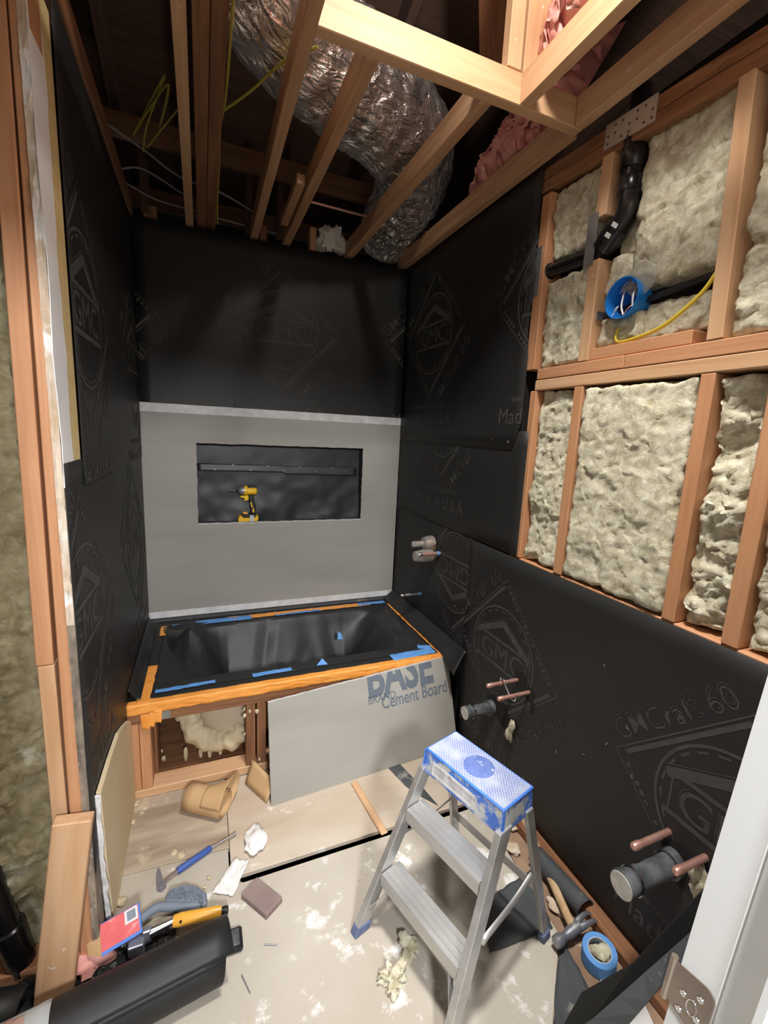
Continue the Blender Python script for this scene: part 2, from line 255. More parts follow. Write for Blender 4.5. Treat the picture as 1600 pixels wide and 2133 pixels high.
def wool(name, O, U, Vv, N, lu, lv, bulge, amp, seed, m='wool', res=0.0085, parent=None, back=0.05, lumpy=0.5, edge=0.022, wb=0.012, **k):
    """torn mineral-wool batt: front face O + u*U + v*V pushed out along N, closed by sides that go back"""
    O, U, Vv, N = V(O), V(U), V(Vv), V(N); nu, nv = max(8, int(lu / res)), max(8, int(lv / res))
    mb = MB()
    def f(a, b):
        u, v = a * lu, b * lv
        d = min(a, 1 - a) * lu; e = min(b, 1 - b) * lv
        q = min(1, d / edge, 1e9) ; q2 = min(1, e / edge)
        prof = math.sqrt(max(0, q * (2 - q))) * math.sqrt(max(0, q2 * (2 - q2)))
        n1 = fbm((u * 4 + seed * 9.1, v * 5, seed), 3); n2 = abs(fbm((u * 9, v * 11 + seed * 3.7, seed + 5), 5)); n3 = fbm((u * 55 + 3 * n2, v * 55, seed + 9), 4)
        h = bulge * prof + amp * (n1 * 0.9 * lumpy * 2 - n2 * 0.8 + n3 * 0.4)
        if a in (0, 1) or b in (0, 1): h = -back
        wob = wb * fbm((u * 20, v * 20, seed + 2), 3)
        return O + U * (u + wob * (0 < a < 1)) + Vv * (v + wob * (0 < b < 1)) + N * h
    mb.grid(nu, nv, f)
    return obj(name, mb, m, parent, smooth=70, **k)
def lump(name, c, r, m, seed, amp=0.35, freq=9, squash=(1, 1, 1), parent=None, n=26, flat=True, **k):
    mb = MB(); c = V(c)
    def f(a, b):
        t, p = a * 2 * math.pi, (b - 0.5) * math.pi
        d = V((math.cos(t) * math.cos(p), math.sin(t) * math.cos(p), math.sin(p)))
        q = c + d * r; rr = r * (1 + amp * (fbm(q * freq + V((seed, 0, 0)), 4) - 0.4 * abs(fbm(q * freq * 2.2 + V((0, seed, 0)), 3))))
        return c + V((d.x * rr * squash[0], d.y * rr * squash[1], d.z * rr * squash[2]))
    mb.grid(n, n // 2, f)
    for i in range(n // 2 + 1):
        pass
    o = obj(name, mb, m, parent, smooth=70, **k)
    bm = bmesh.new(); bm.from_mesh(o.data); bmesh.ops.remove_doubles(bm, verts=bm.verts, dist=1e-5); bmesh.ops.recalc_face_normals(bm, faces=bm.faces); bm.to_mesh(o.data); bm.free()
    return o
def text_mesh(body, size, outline=0, shear=0, bold=0, align='CENTER'):
    c = bpy.data.curves.new('t', 'FONT'); c.body = body; c.size = size; c.align_x = align; c.align_y = 'BOTTOM_BASELINE'; c.shear = shear; c.resolution_u = 3
    if bold: c.offset = bold
    if outline: c.fill_mode = 'NONE'; c.bevel_depth = outline; c.bevel_resolution = 0
    o = bpy.data.objects.new('t', c); COL.objects.link(o)
    me = bpy.data.meshes.new_from_object(o.evaluated_get(bpy.context.evaluated_depsgraph_get())); vs = [v.co.copy() for v in me.vertices]; fs = [tuple(p.vertices) for p in me.polygons]
    bpy.data.objects.remove(o); bpy.data.curves.remove(c); bpy.data.meshes.remove(me)
    return vs, fs
# ---------------------------------------------------------------- setting: floor
floor = obj('floor', MB().box((-1.6, -5.2, -0.2), (1.62, 0.15, -0.10)), 'dark', kind='structure')
def slab(name, poly, z0, z1, m, parent=floor, **k):
    return obj(name, MB().prism([(x, y, z0) for x, y in poly], (0, 0, z1 - z0)), m, parent, **k)
slab('plywood_panel', [(0.372, -1.322), (1.40, -1.316), (1.40, -0.02), (0.372, -0.02)], -0.018, 0.0, 'ply_far', bevel=0.002)
slab('plywood_panel', [(0.0, -1.345), (0.40, -1.345), (0.40, -1.325), (0.366, -1.322), (0.366, -1.203), (0.0, -1.19)], -0.018, 0.0, 'ply', bevel=0.002)
slab('plywood_panel', [(-0.02, -1.19), (0.37, -1.203), (0.37, -0.02), (-0.02, -0.02)], -0.018, 0.005, 'ply_grain', bevel=0.002)
slab('plywood_panel', [(-1.5, -5.1), (1.0, -5.1), (1.08, -2.35), (1.165, -2.033), (1.345, -1.865), (1.385, -1.347), (0.41, -1.352), (0.40, -1.346), (-1.5, -1.346)], -0.018, 0.0, 'ply', bevel=0.002)
slab('rough_board', [(1.07, -2.3), (1.155, -2.04), (1.34, -1.86), (1.40, -1.345), (1.405, -0.02), (1.56, -0.02), (1.56, -2.44), (1.07, -2.44)], -0.03, -0.006, 'brown_floor')
slab('white_patch', [(1.405, -1.975), (1.30, -2.065), (1.26, -2.22), (1.40, -2.2), (1.47, -2.03)], -0.006, -0.001, 'hatch_white')
board('sill_board', (1.492, -2.4, 0.014), (1.492, -1.36, 0.014), 0.055, 0.04, (1, 0, 0), 'fir_dark', floor, bevel=0.006)
for i in range(9):      # plaster lumps trodden along the sill
    y = -1.42 - i * 0.075
    lump('plaster_crumb', (1.425 + 0.035 * math.sin(i * 2.1), y, 0.006), 0.007 + 0.006 * (i % 3), 'paper_edge', i, 0.8, 40, squash=(1.2, 1.5, 0.5), parent=floor, n=16)
board('cedar_strip', (0.912, -1.055, 0.006), (0.945, -1.345, 0.006), 0.03, 0.008, (1, 0, 0), 'fir_pale', floor)
# ---------------------------------------------------------------- setting: walls
wb = obj('wall_back', MB().box((-0.1, 0.095, 0), (1.62, 0.14, 2.55)), 'rafter', kind='structure')
abox('top_plate', (-0.05, 0.016, 2.55), (1.6, 0.095, 2.572), 'fir_dark', wb, axis=0)
wl = obj('wall_left', MB().box((-0.088, -1.412, 0), (-0.016, 0.094, 2.5)), 'rafter', kind='structure')
wr = obj('wall_right', MB().box((1.615, -2.6, 0), (1.66, 0.14, 2.62)), 'dark', kind='structure')
obj('backing_panel', MB().box((1.534, -1.185, 0), (1.612, 0.094, 2.5)), 'dark', wr)
obj('backing_panel', MB().box((1.534, -2.46, 0), (1.612, -1.19, 1.035)), 'dark', wr)
X0, X1 = 1.524, 1.612
abox('sill_plate', (X0 + 0.004, -2.46, 1.040), (X1, -1.205, 1.078), 'fir', wr)
def stud(y0, y1, z0, z1, m='fir', yt=None, parent=wr):
    yt = yt or 0; yc = (y0 + y1) / 2
    return board('stud', (X0 + 0.044, yc, z0), (X0 + 0.044, yc + yt, z1), abs(y1 - y0), 0.088, (0, 1, 0), m, parent)
stud(-1.275, -1.24, 1.08, 1.757, 'fir'); stud(-1.508, -1.468, 1.08, 1.757, 'fir', 0.0); stud(-1.94, -1.902, 1.08, 1.757, 'fir'); stud(-2.103, -2.063, 1.08, 1.757, 'fir')
stud(-1.245, -1.196, 1.84, 2.475, 'fir'); stud(-1.512, -1.468, 1.84, 2.162, 'fir_pale'); stud(-1.514, -1.470, 2.29, 2.472, 'fir_pale', -0.004); stud(-1.94, -1.9, 1.84, 2.447, 'fir_pale', 0.025); stud(-2.45, -2.41, 1.08, 2.44, 'fir')
abox('cross_plate', (X0, -2.46, 1.7585), (X1, -1.262, 1.7965), 'fir_pale', wr)
abox('cross_plate', (X0, -1.658, 1.799), (X1, -1.268, 1.838), 'fir', wr); abox('cross_plate', (X0, -2.46, 1.7985), (X1, -1.6605, 1.8375), 'fir', wr)
abox('wood_block', (X0 + 0.006, -1.858, 1.8395), (X0 + 0.085, -1.517, 1.877), 'fir', wr)
board('top_plate', (X0 + 0.044, -1.16, 2.51), (X0 + 0.044, -2.46, 2.425), 0.088, 0.042, (1, 0, 0), 'plate_dark', wr)
board('top_plate', (X0 + 0.044, -1.16, 2.553), (X0 + 0.044, -2.46, 2.468), 0.088, 0.04, (1, 0, 0), 'plate_dark', wr)
# galvanised plates nailed to that framing
def plate_at(name, y0, y1, z0, z1, label, slant=0, holes=0):
    t = obj(name, MB().hexa([(X0 - 0.0025, y0, z0), (X0 - 0.0005, y0, z0), (X0 - 0.0005, y1, z0 + slant), (X0 - 0.0025, y1, z0 + slant), (X0 - 0.0025, y0, z1), (X0 - 0.0005, y0, z1), (X0 - 0.0005, y1, z1 + slant), (X0 - 0.0025, y1, z1 + slant)]), 'steel', label=label, cat='metal plate')
    mb = MB()
    for i in range(holes):
        a = (i % 7 + 0.5) / 7; b = (0.2, 0.5, 0.8)[i % 3]
        mb.lathe([(0, 0.0035), (0.0015, 0.0025)], (X0 - 0.0025, y0 + (y1 - y0) * a, z0 + slant * a + (z1 - z0) * b), (-1, 0, 0), 8)
    if holes: obj('nail_heads', mb, 'black_plastic', t, kind='stuff')
    return t
plate_at('strap_plate', -1.477, -1.657, 2.486, 2.558, 'perforated galvanised strap plate nailed across the top plate above the black drain pipe', -0.012, 14)
plate_at('stud_guard', -1.446, -1.488, 2.148, 2.308, 'steel guard plate on the stud where the black drain pipe bends')
plate_at('stud_guard', -1.186, -1.228, 2.118, 2.295, 'steel guard plate at the felt paper edge where the black pipe leaves the bay')
# left end wall: two studs facing the camera, their bay of wool, then the strips up to the corner
wf = obj('wall_front', MB().box((-1.5, -1.345, 0), (-0.09, -1.30, 2.5)), 'rafter', kind='structure')
YS = -1.45
def lstud(x0, x1, z0, z1, m, dx=0):
    return board('stud', ((x0 + x1) / 2, YS + 0.044, z0), ((x0 + x1) / 2 + dx, YS + 0.044, z1), x1 - x0, 0.088, (1, 0, 0), m, wf)
lstud(-0.0885, -0.0515, 0.95, 2.5, 'fir', 0.02); lstud(-0.086, -0.0505, 0, 0.948, 'fir_pale'); lstud(-0.0495, -0.0165, 0, 2.5, 'fir', 0.021)
abox('bottom_plate', (-1.5, -1.44, 0.0), (-0.09, -1.35, 0.038), 'fir', wf); abox('stud', (-0.53, -1.44, 0.04), (-0.49, -1.35, 2.5), 'fir', wf)
for z0, z1, m_ in ((0, 1.05, 'edge_dirty'), (1.051, 2.45, 'paper_edge')):
    obj('drywall_edge', MB().grid(3, 60, lambda a, b: V((-0.0155 + 0.0165 * a, -1.452 + 0.004 * fbm((b * 40, a, z0)), z0 + b * (z1 - z0)))), m_, wl, fixn=False, solid=0.002)
def strip(name, ya, yb, z0, z1, m, x, wob, seed, n=60):
    def f(a, b):
        z = z0 + (z1 - z0) * b
        y = ya + (yb - ya) * a + wob * fbm((z * 5, a * 3, seed), 3)
        return V((x, y, z))
    return obj(name, MB().grid(4, n, f), m, wl, fixn=False, solid=0.002)
strip('yellow_board', -1.278, -1.385, 1.40, 2.49, 'yellow_ply', 0.0005, 0.0, 1)
strip('joint_compound', -1.358, -1.453, 1.40, 2.49, 'joint', 0.0022, 0.016, 2)
strip('old_drywall', -1.385, -1.452, 0.02, 1.40, 'edge_dirty', 0.0005, 0.0, 4)
# wall with the door jamb, camera side
wn = obj('wall_near', MB().box((0.93, -2.60, 0), (1.66, -2.48, 2.6)), 'white_door', kind='structure')
obj('wall_panel', MB().box((-1.6, -2.60, 0), (0.10, -2.48, 2.6)), 'white_door', wn); obj('door_head', MB().box((0.10, -2.60, 2.04), (0.93, -2.48, 2.6)), 'white_door', wn)
obj('side_panel', MB().box((-0.66, -2.48, 0), (-0.62, -1.40, 2.6)), 'white_door', wf)  # unseen panel added to stop world light leaking in at the left
# ---------------------------------------------------------------- printed marks of the felt
def logo_mesh():
    vs, fs, vs2, fs2 = [], [], [], []
    def poly(p): n = len(vs); vs.extend(V((x, y, 0)) for x, y in p); fs.append(tuple(range(n, n + len(p))))
    def line(a, b, t, off=0.0, seg=8):
        a, b = V((*a, 0)), V((*b, 0)); d = (b - a).normalized(); n = V((-d.y, d.x, 0)); a = a + n * off; b = b + n * off
        for i in range(seg):
            p, q = a.lerp(b, i / seg), a.lerp(b, (i + 1) / seg)
            poly([(p - n * t / 2)[:2], (q - n * t / 2)[:2], (q + n * t / 2)[:2], (p + n * t / 2)[:2]])
    def ring(r, t, a0=0, a1=360, n=64):
        for i in range(n):
            a, b = math.radians(a0 + (a1 - a0) * i / n), math.radians(a0 + (a1 - a0) * (i + 1) / n)
            poly([(math.cos(x) * q, math.sin(x) * q) for x, q in ((a, r), (b, r), (b, r + t), (a, r + t))])
    def text(body, size, c, rot=0, outline=0, sx=1.0, bold=0):
        tv, tf = text_mesh(body, size, outline, 0, bold); n = len(vs2); ca, sa = math.cos(rot), math.sin(rot)
        vs2.extend(V((c[0] + p.x * sx * ca - p.y * sa, c[1] + p.x * sx * sa + p.y * ca, 0)) for p in tv); fs2.extend(tuple(i + n for i in f) for f in tf)
    R = 0.345; T, Rt, B, L = (0, R), (R, 0), (0, -R), (-R, 0)
    for a, b in ((T, L), (L, B), (B, Rt), (Rt, T)): line(a, b, 0.0045)
    line((-R + 0.035, 0.012), (-0.012, R - 0.035), 0.014); line((0.012, -R + 0.035), (R - 0.035, -0.012), 0.014)
    for s in (-1, 1):      # worn-out small lettering that runs inside the other two edges
        for i in range(17):
            k = (i + 0.6) / 18; a, b = V((0, s * R)), V((-s * -R if s > 0 else -R, 0))
            p = V((s * R * k, s * R * (1 - k))) * 0.935; d = V((1, -1)).normalized(); n = V((1, 1)).normalized() * 0.5
            h = 0.010 + 0.004 * ((i * 7) % 3); l = 0.0065 + 0.002 * ((i * 5) % 2)
            if i % 6 != 5: poly([(p - d * l - n * h)[:], (p + d * l - n * h)[:], (p + d * l + n * h)[:], (p - d * l + n * h)[:]])
    ring(0.205, 0.009)
    for i in range(22): ring(0.189, 0.007, i * 16.4 + 3, i * 16.4 + 12, 3)
    A, Lh, Rh = (0, 0.155), (-0.19, 0.055), (0.19, 0.055)
    line(Lh, A, 0.03, -0.012); line(A, Rh, 0.03, -0.012); line(Lh, A, 0.003, 0.009); line(A, Rh, 0.003, 0.009)
    line((-0.165, 0.055), (0.165, 0.055), 0.014); line((-0.18, -0.066), (0.18, -0.066), 0.016); line((-0.165, 0.055), (-0.165, -0.06), 0.006); line((0.165, 0.055), (0.165, -0.06), 0.006)
    text('GMC', 0.128, (0.004, -0.05), 0, 0, 1.05); text('GMC', 0.128, (0, -0.044), 0, 0.0016, 1.05)
    c = (-R / 2 - 0.017, R / 2 + 0.017)
    text('GMCraft 60', 0.088, c, math.pi / 4, 0.0013); text('GMCraft 60', 0.088, (c[0] + 0.004, c[1] - 0.005), math.pi / 4, 0, 1, -0.006)
    c = (R / 2 + 0.075, -R / 2 - 0.075)
    text('GMCraft 60', 0.088, c, math.pi / 4, 0.0013); text('GMCraft 60', 0.088, (c[0] + 0.004, c[1] - 0.005), math.pi / 4, 0, 1, -0.006)
    text('www.gmcpaper.com', 0.048, (0, -0.402)); text('Made in U.S.A.', 0.094, (0, -0.49), 0, 0, 1.0)
    return (vs, fs), (vs2, fs2)
LOGO = logo_mesh()
def felt(label, O, U, Vv, ulim, vlim, off, logos=(), wav=0.0012, mtl='felt', group=None, cut=None):
    O, U, Vv = V(O), V(U), V(Vv); N = U.cross(Vv); (u0, u1), (v0, v1) = ulim, vlim
    nu, nv = max(6, int((u1 - u0) / 0.06)), max(6, int((v1 - v0) / 0.06))
    def hgt(u, v): return off + 0.0012 + wav * fbm((u * 2.3 + off * 900, v * 2.3, u0 * 7 + v0), 2)
    def f(a, b):
        u, v = u0 + (u1 - u0) * a, v0 + (v1 - v0) * b
        if cut: u, v = cut(u, v)
        return O + U * u + Vv * v + N * hgt(u, v)
    sh = obj('felt_sheet', MB().grid(nu, nv, f), mtl, smooth=60, fixn=False, label=label, cat='felt paper', group=group, solid=0.001)
    for cu, cv, rot, pn, LG in [(*l, n_, g_) for l in logos for n_, g_ in zip(('printed_emblem', 'printed_lettering'), LOGO)]:
        bm = bmesh.new(); ca, sa = math.cos(rot), math.sin(rot)
        bv = [bm.verts.new((cu + p.x * ca - p.y * sa, cv + p.x * sa + p.y * ca, 0)) for p in LG[0]]
        for q in LG[1]:
            try: bm.faces.new([bv[i] for i in q])
            except ValueError: pass
        for co, no in (((u0 + 0.002, 0, 0), (-1, 0, 0)), ((u1 - 0.002, 0, 0), (1, 0, 0)), ((0, v0 + 0.002, 0), (0, -1, 0)), ((0, v1 - 0.002, 0), (0, 1, 0))):
            bmesh.ops.bisect_plane(bm, geom=bm.verts[:] + bm.edges[:] + bm.faces[:], plane_co=co, plane_no=no, clear_outer=True)
        bm.verts.index_update(); mb = MB()
        mb.add([O + U * p.co.x + Vv * p.co.y + N * (hgt(p.co.x, p.co.y) + 0.0013) for p in bm.verts], [tuple(q.index for q in fc.verts) for fc in bm.faces]); bm.free()
        if mb.f: obj(pn, mb, 'print', sh, fixn=False, kind='stuff' if pn == 'printed_lettering' else None)
    return sh
Rw = ((1.524, 0, 0), (0, -1, 0), (0, 0, 1)); Lw = ((0, 0, 0), (0, 1, 0), (0, 0, 1)); Bw = ((0, 0.013, 0), (1, 0, 0), (0, 0, 1))
PI = math.pi
felt('black felt paper strip across the top of the back wall above the grey board', *Bw, (0.004, 1.520), (1.60, 2.570), 0.0, [(0.75, 2.12, 0), (1.735, 2.12, 0), (-0.24, 2.12, 0)])
def cut_u(u, v):
    if v < 1.62: u = min(u, 1.163 + (v - 1.52) * 0.5)
    return min(u, 1.214 if v < 1.9 else 1.2), v
felt('topmost felt paper sheet on the right wall beside the wool, hanging over the ones below', *Rw, (0.012, 1.214), (1.522, 2.575), 0.007, [(0.385, 2.12, 0), (1.335, 2.12, 0)], cut=cut_u)
felt('middle felt paper sheet on the right wall, its lower edge just above the shower valve', *Rw, (0.012, 1.262), (1.083, 1.60), 0.0035, [(0.565, 1.665, 0)])
felt('felt paper sheet behind the shower valve and spout, its emblem upside down', *Rw, (0.012, 1.0), (0.36, 1.115), 0.0, [(0.79, 0.865, PI)])
felt('large low felt paper sheet along the right wall around the two sets of pipe stubs', *Rw, (0.924, 2.45), (0.004, 1.076), 0.0045, [(1.225, 0.625, 0), (2.18, 0.612, 0)])
felt('upper felt paper sheet on the left wall ending at the yellow board', *Lw, (-1.277, -0.008), (1.385, 2.55), 0.0055, [(-1.13, 1.865, 0), (-0.185, 1.865, 0)])
felt('lower felt paper sheet on the left wall, its corner lapping over the white strip', *Lw, (-1.449, -0.008), (0.30, 1.458), 0.0025, [(-1.345, 1.02, 0), (-0.40, 1.02, 0)])
# ---------------------------------------------------------------- setting: open ceiling and attic
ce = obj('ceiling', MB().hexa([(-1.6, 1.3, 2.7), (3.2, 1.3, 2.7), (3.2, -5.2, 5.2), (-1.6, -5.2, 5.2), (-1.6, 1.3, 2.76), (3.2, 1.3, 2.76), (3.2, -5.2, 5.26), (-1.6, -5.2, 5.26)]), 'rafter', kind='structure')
obj('attic_baffle', MB().prism([(-1.55, 1.3, 2.6), (-1.55, -5.2, 2.6), (-1.55, -5.2, 5.2), (-1.55, 1.3, 2.7)], (-0.03, 0, 0)), 'rafter', ce)  # this and the next two: unseen panels added to keep the attic dark
obj('attic_baffle', MB().prism([(3.15, 1.3, 2.6), (3.15, -5.2, 2.6), (3.15, -5.2, 5.2), (3.15, 1.3, 2.7)], (0.03, 0, 0)), 'rafter', ce)
obj('attic_baffle', MB().box((-1.6, -5.2, 2.7), (3.2, -5.16, 5.2)), 'rafter', ce)
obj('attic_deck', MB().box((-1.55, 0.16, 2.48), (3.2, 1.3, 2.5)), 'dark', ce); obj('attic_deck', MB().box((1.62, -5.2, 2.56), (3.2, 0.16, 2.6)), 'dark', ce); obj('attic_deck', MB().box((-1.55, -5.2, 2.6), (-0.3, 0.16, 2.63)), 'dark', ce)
def slope_z(y): return 2.7 + (1.3 - y) * 2.5 / 6.5
for x in (-0.45, -0.05, 0.36, 0.77, 1.18, 1.59, 2.0, 2.4):
    board('rafter', (x, 1.25, slope_z(1.25) - 0.07), (x, -3.5, slope_z(-3.5) - 0.07), 0.04, 0.13, (1, 0, 0), 'rafter', ce)
ZJ0, ZJ1 = 2.58, 2.668
def joist(x0, x1, y0, y1, m='joist', z0=ZJ0, z1=ZJ1): return abox('joist', (x0, y0, z0), (x1, y1, z1), m, ce, axis=1)
joist(-0.034, 0.006, -2.9, 0.09, 'fir_dark')
board('joist', (0.272, 0.09, 2.624), (0.287, -2.9, 2.624), 0.036, 0.088, (1, 0, 0), 'fir_pale', ce)
joist(0.309, 0.352, -2.9, 0.09, 'fir_dark', 2.592, 2.68); joist(0.354, 0.398, -2.9, 0.09, 'fir_dark', 2.597, 2.686)
board('joist', (0.598, 0.09, 2.624), (0.580, -2.9, 2.624), 0.038, 0.088, (1, 0, 0), 'joist', ce)
joist(0.752, 0.792, -1.360, 0.09); joist(1.122, 1.164, -1.360, 0.09); joist(1.476, 1.514, -1.360, 0.09)
abox('header', (0.606, -1.400, 2.580), (1.497, -1.362, 2.668), 'fir_pale', ce)
joist(1.240, 1.278, -2.9, -1.402, 'fir_pale'); joist(1.460, 1.498, -2.9, -1.402, 'fir_pale')
abox('post', (1.186, -1.400, 2.67), (1.236, -1.364, 3.5), 'fir_pale', ce, axis=2); abox('post', (1.246, -1.398, 2.67), (1.346, -1.362, 3.5), 'fir_pale', ce, axis=2)
board('collar_beam', (-0.3, -0.06, 2.92), (1.6, 0.0, 2.92), 0.038, 0.1, (0, 1, 0), 'beam', ce); board('collar_beam', (-0.2, 0.42, 2.82), (2.0, 0.42, 2.82), 0.038, 0.1, (0, 1, 0), 'beam', ce)
board('collar_beam', (1.55, -0.75, 3.05), (0.98, -1.5, 3.5), 0.038, 0.1, (0, 0, 1), 'fir_dark', ce)
for x in (0.05, 0.55, 0.72, 1.5): abox('post', (x, 0.02, 2.6), (x + 0.038, 0.1, 3.05), 'rafter', ce, axis=2)
abox('wood_shim', (0.708, -0.6, 2.60), (0.746, -0.16, 2.64), 'joist', ce, axis=1); abox('wood_shim', (0.905, 0.02, 2.58), (0.94, 0.09, 2.70), 'joist', ce, axis=2)
abox('wood_block', (0.06, 0.03, 2.579), (0.12, 0.09, 2.64), 'fir_dark', ce); abox('wood_block', (0.63, 0.03, 2.579), (0.665, 0.09, 2.66), 'fir_dark', ce, axis=2)
# ---------------------------------------------------------------- mineral wool in the framing
WX = 1.558
G = 'mineral wool batts in the wall framing'
def rwool(y0, y1, z0, z1, bulge, amp, seed, label, x=WX, **k):
    wool('wool_batt', (x, -0.0 + y0, z0), (0, -1, 0), (0, 0, 1), (-1, 0, 0), y0 - y1, z1 - z0, bulge, amp, seed, label=label, cat='insulation', group=G, **k)
rwool(-1.247, -1.467, 2.225, 2.478, 0.022, 0.016, 1, 'small wool batt above the sloping black pipe between the first two upper studs')
rwool(-1.247, -1.467, 1.84, 2.165, 0.022, 0.018, 2, 'rough wool batt below the sloping black pipe, next to the felt edge')
rwool(-1.513, -1.61, 2.035, 2.17, 0.02, 0.012, 13, 'small wool patch under the elbow of the black pipe, above the blue box', x=1.585)
rwool(-1.513, -1.612, 2.165, 2.472, 0.002, 0.004, 14, 'thin strip of wool behind the vertical black pipe', x=1.600)
rwool(-1.600, -1.899, 2.035, 2.47, 0.03, 0.012, 3, 'large smooth bulging wool batt beside the vertical black pipe, above the blue box', x=1.585)
rwool(-1.516, -1.67, 1.878, 1.975, 0.02, 0.014, 4, 'scrap of wool tucked under the left side of the blue box', x=1.565)
rwool(-1.66, -1.897, 1.878, 1.992, 0.014, 0.014, 5, 'wool batt behind the yellow cable to the right of the blue box', x=1.585)
rwool(-1.942, -2.40, 1.84, 2.44, 0.03, 0.02, 6, 'wool batt at the upper right, right of the last upper stud', x=1.562)
rwool(-1.277, -1.467, 1.082, 1.755, 0.02, 0.017, 7, 'tall narrow wool batt below the double plate next to the felt edge')
rwool(-1.51, -1.901, 1.082, 1.755, 0.028, 0.010, 8, 'widest flat wool batt, below the double plate between two studs', x=1.548)
rwool(-1.942, -2.062, 1.082, 1.755, 0.02, 0.034, 9, 'shredded narrow wool batt between the two right-hand lower studs', x=1.565)
rwool(-2.105, -2.40, 1.082, 1.755, 0.025, 0.02, 10, 'wool batt at the right edge below the double plate', x=1.56)
wool('wool_batt', (-0.49, -1.352, 0.04), (1, 0, 0), (0, 0, 1), (0, -1, 0), 0.398, 2.42, 0.045, 0.028, 21, 'wool_shaded', res=0.011, label='shade-darkened wool batt filling the bay left of the two studs, behind the black pipe', cat='insulation', group=G)
# pink fibreglass lying over the joists
wool('pink_batt', (1.30, -2.35, 2.70), (0, 1, 0), (0.45, 0, 0.89), (-0.89, 0, 0.45), 0.98, 0.75, 0.07, 0.035, 31, 'pinkwool', 0.012, edge=0.12, back=0.02, wb=0.06, label='pink fibreglass batt lying over the right-hand joists at the top', cat='insulation')
wool('pink_batt', (1.50, -1.30, 2.68), (0, 1, 0), (0.5, 0, 0.86), (-0.86, 0, 0.5), 0.62, 0.42, 0.07, 0.04, 32, 'pinkwool', 0.012, edge=0.12, back=0.02, wb=0.06, label='pink fibreglass batt behind the header above the right wall', cat='insulation')
lump('foam_lump', (1.035, 0.05, 2.655), 0.08, 'whitefoam', 9, 0.9, 10, (1, 0.6, 1.1), label='pale lump of foam on the back wall plate between joists', cat='foam')
# ---------------------------------------------------------------- duct, cables and pipes overhead
def spline(pts, n):
    out = []; P = [V(p) for p in pts]; P = [P[0] * 2 - P[1]] + P + [P[-1] * 2 - P[-2]]
    for i in range(1, len(P) - 2):
        for k in range(n):
            t = k / n; a, b, c, d = P[i - 1:i + 3]
            out.append(0.5 * (2 * b + (c - a) * t + (2 * a - 5 * b + 4 * c - d) * t * t + (3 * b - a - 3 * c + d) * t ** 3))
    return out + [P[-2]]
def duct():
    pts = spline([(0.0, -1.75, 3.12), (0.30, -1.28, 3.02), (0.55, -0.98, 2.955), (0.80, -0.79, 2.94), (1.06, -0.66, 2.94), (1.27, -0.50, 2.925), (1.37, -0.30, 2.875), (1.36, -0.12, 2.80), (1.35, 0.06, 2.72)], 16)
    n = 72; mb = MB(); m = len(pts); prev = None; uv = []
    for i, p in enumerate(pts):
        t = (pts[min(i + 1, m - 1)] - pts[max(i - 1, 0)]).normalized()
        a = t.orthogonal().normalized() if prev is None else (prev - t * prev.dot(t)).normalized(); prev = a; b = t.cross(a)
        r0 = 0.205 if i < m * 0.62 else 0.205 - 0.06 * (i / m - 0.62) / 0.38
        for q in range(n):
            k = 2 * math.pi * q / n; r = r0 * (1 + 0.035 * math.sin(i * 1.15) * 0.6 + 0.05 * fbm((k * 1.5 + i * 0.05, i * 0.16, 0), 3) + 0.035 * abs(fbm((k * 5 + i * 0.12, i * 0.10, 4), 3)))
            mb.v.append(p + (a * math.cos(k) + b * math.sin(k)) * r); uv.append((q / n, i / m * 4))
    for j in range(m - 1):
        for i in range(n): mb.f.append((j * n + i, j * n + (i + 1) % n, (j + 1) * n + (i + 1) % n, (j + 1) * n + i))
    o = obj('flexible_duct', mb, 'foil', smooth=80, label='fat wrinkled silver insulated duct curving over the ceiling joists', cat='duct')
    ul = o.data.uv_layers.new(name='UVMap')
    for lp in o.data.loops: ul.data[lp.index].uv = uv[lp.vertex_index]
duct()
def cable(name, pts, r, m, label, n=8, cat='cable', flat=1.0, group=None):
    return obj(name, MB().tube(spline(pts, n), r, 8, flat=flat), m, smooth=60, label=label, cat=cat, group=group)
cable('coiled_cable', [(0.262, -0.585, 2.77), (0.19, -0.47, 2.74), (0.115, -0.31, 2.73), (0.17, -0.42, 2.75), (0.226, -0.70, 2.76), (0.15, -0.55, 2.75), (0.075, -0.385, 2.73), (0.13, -0.50, 2.76), (0.215, -0.71, 2.78), (0.13, -0.45, 2.74), (0.10, -0.295, 2.72)], 0.0058, 'yellow_old', 'loop of dusty yellow cable hanging left of the tripled joist', flat=0.6)
cable('yellow_cable', [(0.418, -1.45, 2.75), (0.418, -1.155, 2.74), (0.414, -0.80, 2.72), (0.403, -0.62, 2.72), (0.406, -0.35, 2.70), (0.404, -0.15, 2.66), (0.41, 0.04, 2.62)], 0.005, 'yellow_old', 'yellow cable running along the side of the tripled joist')
cable('yellow_cable', [(0.404, -0.69, 2.73), (0.50, -0.86, 2.73), (0.585, -1.03, 2.735), (0.67, -1.12, 2.74)], 0.005, 'yellow_old', 'yellow cable crossing in front of the silver duct')
cable('grey_cable', [(-0.05, -0.47, 2.72), (0.10, -0.31, 2.72), (0.24, -0.19, 2.70), (0.42, -0.13, 2.70), (0.62, -0.0, 2.69)], 0.005, 'grey_cable', 'grey cable crossing the ceiling above the back wall, nearest of three')
cable('grey_cable', [(-0.03, -0.10, 2.71), (0.08, -0.09, 2.74), (0.25, -0.02, 2.70)], 0.0045, 'grey_cable', 'short arched grey cable near the left corner of the ceiling')
cable('grey_cable', [(-0.03, -0.03, 2.70), (0.12, 0.03, 2.67), (0.3, 0.04, 2.66), (0.45, 0.05, 2.65), (0.72, 0.06, 2.64)], 0.0045, 'grey_cable', 'sagging grey cable just above the top edge of the back wall')
